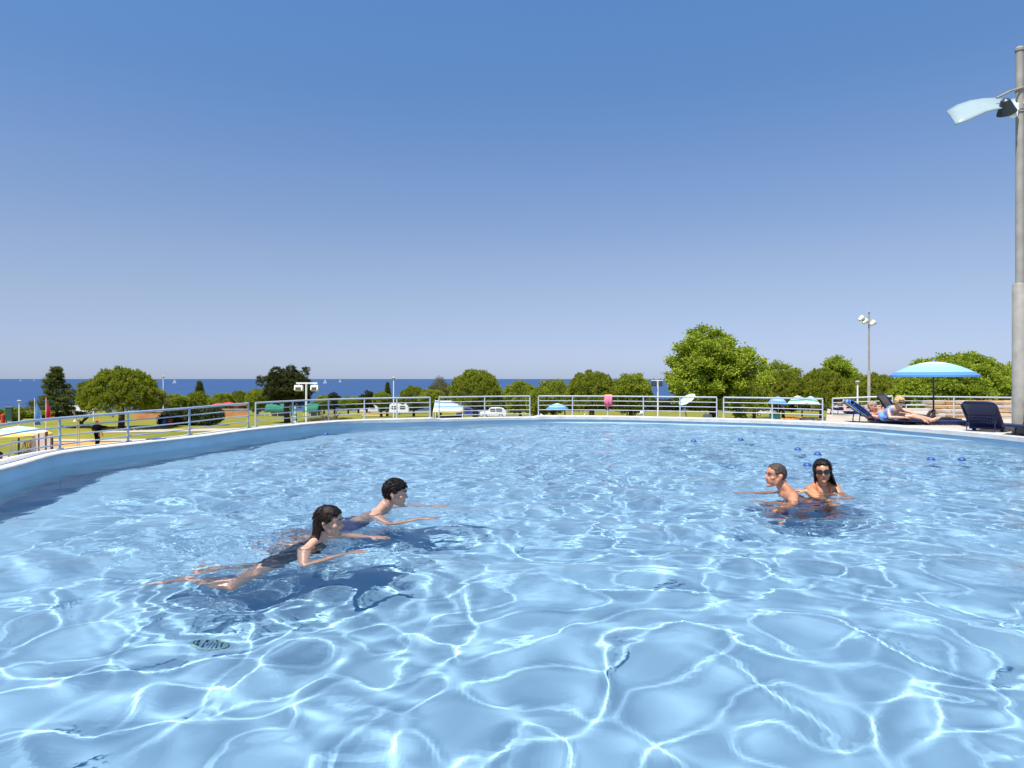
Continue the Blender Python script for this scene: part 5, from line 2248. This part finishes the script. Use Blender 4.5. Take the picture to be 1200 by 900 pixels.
def suit1(q):
    u, f_, s_ = p.torso(q)
    if p.arm(q) or (p.leg_t(q) or 0) > 0.06 or u < -0.2:
        return False
    return u < 0.86 or (u < 1.02 and 0.055 < abs(s_) < 0.125)


p.garment('swimsuit', M_SUIT, suit1)


def locks1(b, s):
    # wet hair combed back, hanging behind the neck and over the shoulder
    for i in range(34):
        a = (i / 33 - 0.5) * 2
        r0 = 0.066 * a
        pts = [s.H(r0, -0.070 + 0.03 * abs(a), 0.04), s.H(r0 * 1.08, -0.092 + 0.03 * abs(a), -0.02), s.H(r0 * 0.9, -0.085, -0.09), s.H(r0 * 0.75, -0.105, -0.155 - 0.02 * (i % 3))]
        for A, B_, ra, rb in zip(pts[:-1], pts[1:], (0.011, 0.010, 0.008), (0.010, 0.008, 0.003)):
            b.cap(A, B_, ra, rb, 7)
    for i in range(7):
        y = -0.03 + 0.03 * i / 6
        b.cap(s.H(0.068, -0.04 - 0.008 * i, 0.03), s.H(0.062, -0.06 - 0.008 * i, -0.09), 0.012, 0.010, 7)
        b.cap(s.H(0.062, -0.06 - 0.008 * i, -0.09), s.H(0.075 + 0.012 * i, -0.075 - 0.012 * i, -0.165), 0.010, 0.006, 7)


line_w = lambda r, f_, u: (u > 0.062 + 0.25 * max(0, f_ - 0.05)) and f_ < 0.072 or (f_ < 0.030 and u > 0.02) or (f_ < -0.018 and u > -0.06)
p.scalp_hair(H_BROWN, line_w, 0.008, 0.0, 2, extra=locks1, noise=0.002, strands=(1100, 0.06, (0, -1, -0.8), 0.12))

# ---- swimming man behind her
hd = at(463.5, 578.5, 6.0)
J = dict(head=hd, neck=V3(hd.x - 0.10, 6.0, 0.01), shL=V3(hd.x - 0.13, 6.20, -0.06), shR=V3(hd.x - 0.15, 5.80, -0.035),
         pelvis=V3(hd.x - 0.36, 6.03, -0.50), look=(1, -0.02, -0.08), headup=(-0.05, 0, 1), front=(0.25, 0, -1),
         elR=V3(hd.x + 0.02, 5.60, -0.15), wrR=V3(hd.x + 0.26, 5.70, -0.08), elL=V3(hd.x + 0.06, 6.40, -0.14), wrL=V3(hd.x + 0.30, 6.28, -0.05),
         hipL=V3(hd.x - 0.38, 6.12, -0.55), hipR=V3(hd.x - 0.38, 5.94, -0.55),
         knL=V3(hd.x - 0.52, 6.26, -0.93), anL=V3(hd.x - 0.88, 6.2, -1.08), toeL=V3(hd.x - 1.07, 6.22, -1.14),
         knR=V3(hd.x - 0.58, 5.82, -0.90), anR=V3(hd.x - 0.95, 5.80, -0.98), toeR=V3(hd.x - 1.14, 5.78, -1.04))
p = Body(J, False, 1.0, vox=0.0065, hands=({'d': (1, -0.15, 0.05), 'pn': (0, 0, -1), 'curl': 0.15}, {'d': (1, 0.1, 0.05), 'pn': (0, 0, -1), 'curl': 0.15}))
p.finish('man with short dark hair swimming to the right behind the swimming woman', SK_FAIR)
M_TRUNK = mat('trunks_navy', (0.02, 0.03, 0.12), 0.8, var=.2)


def trunks(q, P=None, lo=0.55):
    P = P or p
    u, f_, s_ = P.torso(q)
    t_ = P.leg_t(q)
    if P.arm(q):
        return False
    return (u < 0.2 and u > -0.3 and (t_ is None or t_ < lo)) or (t_ is not None and -0.2 < t_ < lo and u < 0.2)


p.garment('swim_trunks', M_TRUNK, trunks, 0.008)
line_m = lambda r, f_, u: (u > 0.058 and f_ < 0.075) or (f_ < 0.040 and u > 0.030) or (f_ < 0.012 and u > 0.012) or (f_ < -0.030 and u > -0.052)
p.scalp_hair(H_BLACK, line_m, 0.008, 0.010, 4, strands=(1500, 0.034, (0.1, 0.5, 0.35)))

# ---- couple: shaved man facing left, woman in sunglasses behind him
hd = at(908.5, 557.5, 6.8)
J = dict(head=hd, neck=V3(hd.x + 0.085, 6.80, 0.055), shL=V3(hd.x + 0.10, 6.62, 0.0), shR=V3(hd.x + 0.19, 6.99, 0.01),
         pelvis=V3(hd.x + 0.36, 6.86, -0.42), look=(-1, -0.22, 0.04), headup=(0.08, 0, 1), front=(-1, 0.1, -0.5),
         elL=V3(hd.x + 0.03, 6.42, -0.14), wrL=V3(hd.x - 0.19, 6.52, -0.05), elR=V3(hd.x + 0.02, 7.06, -0.13), wrR=V3(hd.x - 0.2, 6.98, -0.06),
         hipL=V3(hd.x + 0.35, 6.77, -0.45), hipR=V3(hd.x + 0.38, 6.96, -0.45),
         knL=V3(hd.x - 0.04, 6.62, -0.55), anL=V3(hd.x + 0.10, 6.66, -0.93), toeL=V3(hd.x - 0.08, 6.6, -1.02),
         knR=V3(hd.x - 0.02, 7.02, -0.58), anR=V3(hd.x + 0.14, 7.0, -0.97), toeR=V3(hd.x - 0.06, 7.0, -1.04))
p = Body(J, False, 1.0, vox=0.0065, hands=({'d': (-1, 0.1, 0.15), 'pn': (0, 0, -1), 'curl': 0.3}, {'d': (-1, 0.0, 0.1), 'pn': (0, 0, -1), 'curl': 0.3}))
p.finish('man with a shaved head in the water facing left, held by the woman in sunglasses', SK_RED)
p.garment('swim_trunks', mat('trunks_dark_blue', (0.015, 0.03, 0.16), 0.8, var=.2), trunks, 0.008)
p.scalp_hair(H_STUB, lambda r, f_, u: (u > 0.070 and f_ < 0.062) or (f_ < 0.035 and u > 0.035) or (f_ < -0.02 and u > -0.03), 0.0035, 0.0, 5, noise=0.0008)
MANSH = p.J['shR'].copy()

hd = at(964, 552.5, 6.9)
J = dict(head=hd, neck=V3(hd.x + 0.02, 6.96, 0.075), shR=V3(hd.x - 0.125, 6.92, 0.03), shL=V3(hd.x + 0.165, 6.99, 0.045),
         pelvis=V3(hd.x + 0.0, 7.04, -0.44), look=(-0.36, -1, -0.05), headup=(-0.10, 0, 1), front=(-0.2, -1, 0),
         elR=V3(hd.x - 0.10, 6.66, -0.07), wrR=V3(hd.x - 0.24, 6.72, 0.045), elL=V3(hd.x + 0.24, 6.80, -0.19), wrL=V3(hd.x + 0.03, 6.66, -0.15),
         hipL=V3(hd.x + 0.09, 7.05, -0.47), hipR=V3(hd.x - 0.09, 7.02, -0.47),
         knL=V3(hd.x + 0.13, 6.93, -0.86), anL=V3(hd.x + 0.13, 7.1, -1.20), toeL=V3(hd.x + 0.12, 6.9, -1.25),
         knR=V3(hd.x - 0.10, 6.88, -0.85), anR=V3(hd.x - 0.08, 7.06, -1.20), toeR=V3(hd.x - 0.12, 6.86, -1.25))
p = Body(J, True, 0.97, vox=0.0065, hands=({'d': (-1, -0.2, 0), 'pn': (0, 0, -1), 'curl': 0.4}, {'d': (-0.8, 0.45, 0.05), 'pn': (-0.2, 0.2, -1), 'curl': 0.7}))
p.finish('tanned woman in black sunglasses and a bikini, her hand on the shaved man', SK_TAN)
M_BIK = mat('bikini_orange', (0.55, 0.13, 0.05), 0.6, var=.1)


def bik(q):
    u, f_, s_ = p.torso(q)
    if p.arm(q):
        return False
    cup = f_ > 0.03 and 0.55 < u < 0.76 and abs(s_) < 0.15 and abs(abs(s_) - 0.075) < 0.065 - max(0, u - 0.66) * 0.5
    strap = f_ > -0.02 and 0.70 < u < 1.25 and abs(abs(s_) - (0.078 - 0.05 * (u - 0.7))) < 0.009 and p.headlocal(q).z < -0.12
    band = 0.56 < u < 0.60
    return cup or strap or band


p.garment('bikini_top', M_BIK, bik, 0.004)
p.garment('bikini_bottom', M_BIK, lambda q: (not p.arm(q)) and p.torso(q)[0] < 0.12 and (p.leg_t(q) is None or p.leg_t(q) < 0.12), 0.004)


def locks2(b, s):
    rs = np.random.default_rng(8)
    for i in range(60):
        a = (i / 59 - 0.5) * 2.0 * 1.95
        r0, f0 = 0.076 * math.sin(a), -0.014 - 0.092 * math.cos(a)
        if f0 > 0.05:
            continue
        sd = 1 if r0 < 0 else -1       # image right is the head's own left (-r)
        ln = rs.uniform(-0.155, -0.12) - (0.035 if r0 < -0.02 else 0)
        drift = 0.030 if r0 < 0 else -0.004
        pts = [s.H(r0 * 0.9, f0 * 0.9, 0.06), s.H(r0 * 1.08, f0 * 1.05, 0.0), s.H(r0 * 1.12 - drift * 0.5, f0 * 1.05 - 0.005, -0.07), s.H(r0 * 1.15 - drift * 1.4, f0 * 1.05 - 0.015, ln)]
        for A, B_, ra, rb in zip(pts[:-1], pts[1:], (0.011, 0.011, 0.009), (0.011, 0.009, 0.003)):
            b.cap(A, B_, ra, rb, 7)


p.scalp_hair(H_BLACK, lambda r, f_, u: (u > 0.080 and f_ < 0.066) or (f_ < 0.028 and u > 0.02) or (f_ < 0.0 and u > -0.03), 0.016, 0.0, 6, extra=locks2, noise=0.002, strands=(1100, 0.06, (-0.3, -1, -0.5), 0.14))


def sunglasses(P, label, m=None, s=1.0):
    t = thing('sunglasses', label, 'sunglasses', P.J['head'])
    o0 = P.J['head']
    lens = mat('lens_black', (0.008, 0.008, 0.012), 0.08, spec=0.8)
    H = lambda *a: P.H(*a) - o0
    for sd in (-1, 1):
        b = MB()
        n = 16
        vs, fs = [], []
        for ring_ in range(4):
            for k in range(n):
                a = 2 * PI * k / n
                rr = (0.33, 0.66, 1.0, 1.08)[ring_]
                x = 0.0325 + 0.028 * rr * math.copysign(abs(math.cos(a)) ** 0.7, math.cos(a))
                z = 0.006 + 0.0215 * rr * math.copysign(abs(math.sin(a)) ** 0.75, math.sin(a))
                f_ = 0.103 - 9.0 * x * x - (0.004 if ring_ == 3 else 0)
                vs.append(H(x * sd, f_, z))
        fs.append(tuple(range(n)))
        for r_ in range(3):
            for k in range(n):
                k2 = (k + 1) % n
                fs.append((r_ * n + k, r_ * n + k2, (r_ + 1) * n + k2, (r_ + 1) * n + k))
        b.add(vs, fs)
        o = b.build('lens', lens, t, angle=R(60))
        md = o.modifiers.new('thick', 'SOLIDIFY')
        md.thickness = 0.004
        b = MB()
        b.tube([H(0.060 * sd, 0.070, 0.014), H(0.078 * sd, 0.03, 0.014), H(0.082 * sd, -0.012, 0.016), H(0.080 * sd, -0.03, 0.0)], 0.0035, 6)
        b.build('temple', lens, t)
    b = MB()
    b.tube([H(-0.012, 0.106, 0.012), H(0, 0.110, 0.015), H(0.012, 0.106, 0.012)], 0.0035, 6)
    b.build('bridge', lens, t)
    return t


sunglasses(p, 'large black sunglasses worn by the tanned woman in the water')

# ---- sunbathers on the deck
zs = DD + 0.075
hd = at(1022.5, 476.5, 15.25)
J = dict(head=hd, neck=V3(hd.x + 0.03, 14.78, hd.z - 0.135), shR=V3(hd.x - 0.09, 14.64, hd.z - 0.20), shL=V3(hd.x + 0.20, 14.94, hd.z - 0.18),
         pelvis=V3(hd.x + 0.43, 14.72, zs + 0.10), look=(0.42, -1, -0.10), headup=(0.1, 0, 1), front=(0.3, -0.6, 0.7),
         elR=V3(hd.x + 0.10, 14.46, zs + 0.05), wrR=V3(hd.x + 0.35, 14.42, zs + 0.06), elL=V3(hd.x + 0.42, 14.86, zs + 0.20), wrL=V3(hd.x + 0.60, 14.68, zs + 0.12),
         hipL=V3(hd.x + 0.47, 14.80, zs + 0.09), hipR=V3(hd.x + 0.47, 14.64, zs + 0.09),
         knL=V3(hd.x + 0.88, 14.86, zs + 0.10), anL=V3(hd.x + 1.28, 14.80, zs + 0.05), toeL=V3(hd.x + 1.33, 14.76, zs + 0.2),
         knR=V3(hd.x + 0.86, 14.62, zs + 0.09), anR=V3(hd.x + 1.26, 14.6, zs + 0.05), toeR=V3(hd.x + 1.3, 14.56, zs + 0.2))
for k_ in list(J):
    if k_ not in ('look', 'headup', 'front', 'head'):
        J[k_] = J[k_] + V3(0, 0.55, 0)
p = Body(J, False, 1.0, fat=1.08, vox=0.010, hands=({'d': (0.8, -0.3, -0.2), 'pn': (0, 0, -1)}, {'d': (1, 0, -0.15), 'pn': (0, 0.2, -1)}))
Body.recv_flag = False
p.finish('bare chested man with short light hair reclining on the blue towel by the pool', SK_RED, recv=False)
p.garment('swim_trunks', M_TRUNK, trunks, 0.008)
p.scalp_hair(H_GREY, line_m, 0.006, 0.0, 7, vox=0.008, strands=(600, 0.02, (0, -0.5, 0.2)))

hd = at(1054.5, 471.5, 14.55)
J = dict(head=hd, neck=V3(hd.x - 0.02, 14.68, hd.z - 0.12), shR=V3(hd.x - 0.16, 14.70, hd.z - 0.175), shL=V3(hd.x + 0.14, 14.74, hd.z - 0.17),
         pelvis=V3(hd.x - 0.08, 14.95, zs + 0.09), look=(0.12, -1, -0.12), headup=(0, -0.05, 1), front=(0.1, -1, -0.1),
         elR=V3(hd.x - 0.20, 14.58, zs + 0.09), wrR=V3(hd.x + 0.03, 14.46, zs + 0.09), elL=V3(hd.x + 0.28, 14.62, zs + 0.19), wrL=V3(hd.x + 0.45, 14.48, zs + 0.04),
         hipL=V3(hd.x + 0.01, 14.90, zs + 0.085), hipR=V3(hd.x - 0.08, 14.80, zs + 0.085),
         knL=V3(hd.x + 0.38, 14.72, zs + 0.12), anL=V3(hd.x + 0.72, 14.58, zs + 0.03), toeL=V3(hd.x + 0.84, 14.52, zs + 0.12),
         knR=V3(hd.x + 0.28, 14.58, zs + 0.10), anR=V3(hd.x + 0.62, 14.46, zs + 0.03), toeR=V3(hd.x + 0.75, 14.42, zs + 0.11))
p = Body(J, True, 0.92, fat=1.08, vox=0.009, hands=({'d': (0.6, -0.4, -0.35), 'pn': (0, 0.2, -1)}, {'d': (1, -0.1, -0.1), 'pn': (0, 0.2, -1)}))
p.finish('woman with curly blond hair in a blue swimsuit sitting on a lounger by the pool', SK_FAIR, recv=False)


def suit2(q):
    u, f_, s_ = p.torso(q)
    if p.arm(q) or (p.leg_t(q) or 0) > 0.18 or u < -0.3:
        return False
    return u < 0.74 or (u < 1.02 and 0.06 < abs(s_) < 0.11)


p.garment('swimsuit', mat('swimsuit_blue', (0.12, 0.25, 0.58), 0.6, col2=(0.2, 0.36, 0.66), scale=18), suit2, 0.006)


def curls(b, s):
    rs = np.random.default_rng(3)
    for i in range(120):
        a = rs.uniform(0, 6.28)
        z = rs.uniform(-0.3, 1)
        q = math.sqrt(1 - z * z)
        c = (0.088 * q * math.cos(a), -0.012 + 0.108 * q * math.sin(a), 0.040 + 0.088 * z)
        if c[1] > 0.045 and c[2] < 0.075:
            continue
        b.ell(s.H(*c), (rs.uniform(0.012, 0.024),) * 3, None, 8, 6)


p.scalp_hair(H_BLOND, lambda r, f_, u: (u > 0.062 and f_ < 0.075) or (f_ < 0.03 and u > 0.0) or (f_ < 0.0 and u > -0.03), 0.016, 0.0, 9, extra=curls, vox=0.0075, strands=(700, 0.045, (0, -0.2, 0.1)))
sunglasses(p, 'dark sunglasses worn by the seated woman with curly blond hair')

# ---- person seated at the right picture edge
zs = DD + 0.13
x0 = gx_(1196, 11.7)
J = dict(head=V3(x0 + 0.30, 11.85, zs + 0.66), neck=V3(x0 + 0.30, 11.85, zs + 0.50), shR=V3(x0 + 0.15, 11.75, zs + 0.44), shL=V3(x0 + 0.46, 11.95, zs + 0.44),
         pelvis=V3(x0 + 0.32, 11.82, zs + 0.09), look=(-0.3, -1, -0.1), front=(-0.3, -1, 0),
         elR=V3(x0 + 0.05, 11.52, zs + 0.22), wrR=V3(x0 + 0.02, 11.40, zs + 0.04), elL=V3(x0 + 0.52, 11.7, zs + 0.22), wrL=V3(x0 + 0.42, 11.5, zs + 0.06),
         hipL=V3(x0 + 0.40, 11.8, zs + 0.08), hipR=V3(x0 + 0.24, 11.78, zs + 0.08),
         knL=V3(x0 + 0.42, 11.45, zs + 0.30), anL=V3(x0 + 0.45, 11.2, zs + 0.02), toeL=V3(x0 + 0.42, 11.0, zs),
         knR=V3(x0 + 0.08, 11.55, zs + 0.16), anR=V3(x0 + 0.30, 11.35, zs + 0.04), toeR=V3(x0 + 0.45, 11.3, zs + 0.02))
p = Body(J, False, 0.95, vox=0.011)
p.finish('tanned person sitting on a lounger, cut off by the right picture edge', SK_TAN, recv=False)
p.garment('swim_trunks', M_TRUNK, trunks, 0.008)
p.scalp_hair(H_BROWN, line_m, 0.010, 0.0, 12, vox=0.009)

# ---- person lying behind the railing
zs = DD + 0.08
x0 = gx_(983, 18.85)
J = dict(head=V3(x0 - 0.05, 18.75, zs + 0.25), neck=V3(x0 + 0.07, 18.85, zs + 0.15), shR=V3(x0 + 0.08, 18.67, zs + 0.12), shL=V3(x0 + 0.13, 19.05, zs + 0.12),
         pelvis=V3(x0 + 0.55, 18.85, zs + 0.10), look=(0.6, -0.6, -0.3), headup=(-0.3, 0, 1), front=(0.4, 0, 1),
         elR=V3(x0 + 0.0, 18.50, zs + 0.06), wrR=V3(x0 + 0.2, 18.47, zs + 0.08), elL=V3(x0 + 0.3, 19.15, zs + 0.1), wrL=V3(x0 + 0.5, 19.05, zs + 0.16),
         hipL=V3(x0 + 0.6, 18.93, zs + 0.09), hipR=V3(x0 + 0.6, 18.75, zs + 0.09),
         knL=V3(x0 + 1.02, 18.95, zs + 0.1), anL=V3(x0 + 1.42, 18.90, zs + 0.05), toeL=V3(x0 + 1.47, 18.90, zs + 0.2),
         knR=V3(x0 + 1.02, 18.73, zs + 0.1), anR=V3(x0 + 1.42, 18.75, zs + 0.05), toeR=V3(x0 + 1.47, 18.73, zs + 0.2))
p = Body(J, True, 0.97, vox=0.012)
p.finish('dark haired person lying on a lounger behind the short railing', SK_FAIR, recv=False, lips=False)
p.garment('swimsuit', M_SUIT, suit1, 0.006)
p.scalp_hair(H_BLACK, line_w, 0.014, 0.0, 13, vox=0.01)

# ---- man in black on the lawn, walking away
d = 43
x0 = gx_(114, d)
gz = zg(d, x0)
J = dict(head=V3(x0, d - 0.05, gz + 1.63), neck=V3(x0, d, gz + 1.46), shL=V3(x0 - 0.21, d, gz + 1.41), shR=V3(x0 + 0.21, d, gz + 1.41),
         pelvis=V3(x0, d, gz + 0.93), look=(0.1, 1, -0.25), front=(0, 1, 0),
         elL=V3(x0 - 0.27, d - 0.03, gz + 1.12), wrL=V3(x0 - 0.2, d + 0.16, gz + 0.93), elR=V3(x0 + 0.27, d - 0.02, gz + 1.12), wrR=V3(x0 + 0.26, d + 0.1, gz + 0.88),
         hipL=V3(x0 - 0.09, d, gz + 0.90), hipR=V3(x0 + 0.09, d, gz + 0.90), knL=V3(x0 - 0.09, d + 0.06, gz + 0.48), anL=V3(x0 - 0.09, d + 0.02, gz + 0.08),
         knR=V3(x0 + 0.10, d - 0.01, gz + 0.48), anR=V3(x0 + 0.10, d - 0.12, gz + 0.08), toeL=V3(x0 - 0.1, d + 0.2, gz + 0.06), toeR=V3(x0 + 0.1, d + 0.06, gz + 0.06))
p = Body(J, False, 1.0, fat=1.12, vox=0.014)
p.finish('man in black clothes and a red cap standing on the sandy path, seen from behind', SK_TAN, recv=False, lips=False, face=False)
M_BLK = mat('cloth_black', (0.005, 0.005, 0.006), 0.95, var=.2, spec=0.05)


def shirt(q):
    u, f_, s_ = p.torso(q)
    if p.headlocal(q).z > -0.11:
        return False
    return u > -0.12 and not any(p.near(q, 'el' + k, 'wr' + k, 0.08) is not None and p.near(q, 'el' + k, 'wr' + k, 0.08) > -0.05 for k in 'LR') and not any((q - p.J['wr' + k]).length < 0.24 for k in 'LR')


p.garment('shirt', M_BLK, shirt, 0.018)
p.garment('trousers', M_BLK, lambda q: p.torso(q)[0] < 0.06 and q.z > gz + 0.10 and not any((q - p.J['wr' + k]).length < 0.24 for k in 'LR'), 0.016)
capo = p.scalp_hair(mat('cap_red', (0.55, 0.03, 0.02), 0.8), lambda r, f_, u: u > 0.03, 0.012, 0.0, 15, name='cap', vox=0.012)

# ---- bather below the left wall, cut by the picture edge
d = 13.5
x0 = gx_(-3, d)
zs = -1.65 + 0.06
hz = EYE - (536.5 - HOR) * d / FPX
J = dict(head=V3(x0, d, hz), neck=V3(x0 + 0.01, d - 0.02, hz - 0.17), shL=V3(x0 - 0.19, d - 0.05, hz - 0.23), shR=V3(x0 + 0.17, d + 0.0, hz - 0.23),
         pelvis=V3(x0, d - 0.10, hz - 0.70), look=(0.3, 1, -0.1), front=(0, 1, 0),
         elL=V3(x0 - 0.25, d + 0.05, hz - 0.5), wrL=V3(x0 - 0.2, d + 0.3, hz - 0.58), elR=V3(x0 + 0.25, d + 0.05, hz - 0.5), wrR=V3(x0 + 0.2, d + 0.28, hz - 0.6),
         hipL=V3(x0 - 0.09, d - 0.08, hz - 0.72), hipR=V3(x0 + 0.09, d - 0.08, hz - 0.72), knL=V3(x0 - 0.12, d + 0.35, hz - 0.70), anL=V3(x0 - 0.12, d + 0.33, -1.57),
         knR=V3(x0 + 0.12, d + 0.35, hz - 0.70), anR=V3(x0 + 0.12, d + 0.33, -1.57), toeL=V3(x0 - 0.12, d + 0.5, -1.6), toeR=V3(x0 + 0.12, d + 0.5, -1.6))
p = Body(J, False, 1.0, vox=0.012)
p.finish('sunburnt dark haired bather sitting below the pool wall at the left picture edge', SK_RED, recv=False, lips=False)
p.garment('swim_trunks', M_TRUNK, trunks, 0.008)
p.scalp_hair(H_BLACK, line_m, 0.012, 0.0, 17, vox=0.01)
t = thing('stool', 'plain wooden stool under the bather below the left pool wall', 'stool', (x0, d - 0.08, -1.65))
b = MB()
hs_ = hz - 0.82 + 1.65
b.lathe([(0.001, hs_), (0.2, hs_), (0.2, hs_ - 0.04), (0.001, hs_ - 0.04)], 18)
b.build('seat', MATS['dark_wood'], t)
for a in range(4):
    b = MB()
    b.tube([(0.13 * math.cos(a * PI / 2 + .7), 0.13 * math.sin(a * PI / 2 + .7), hs_ - 0.03), (0.18 * math.cos(a * PI / 2 + .7), 0.18 * math.sin(a * PI / 2 + .7), 0)], 0.018, 8)
    b.build('leg', MATS['dark_wood'], t)
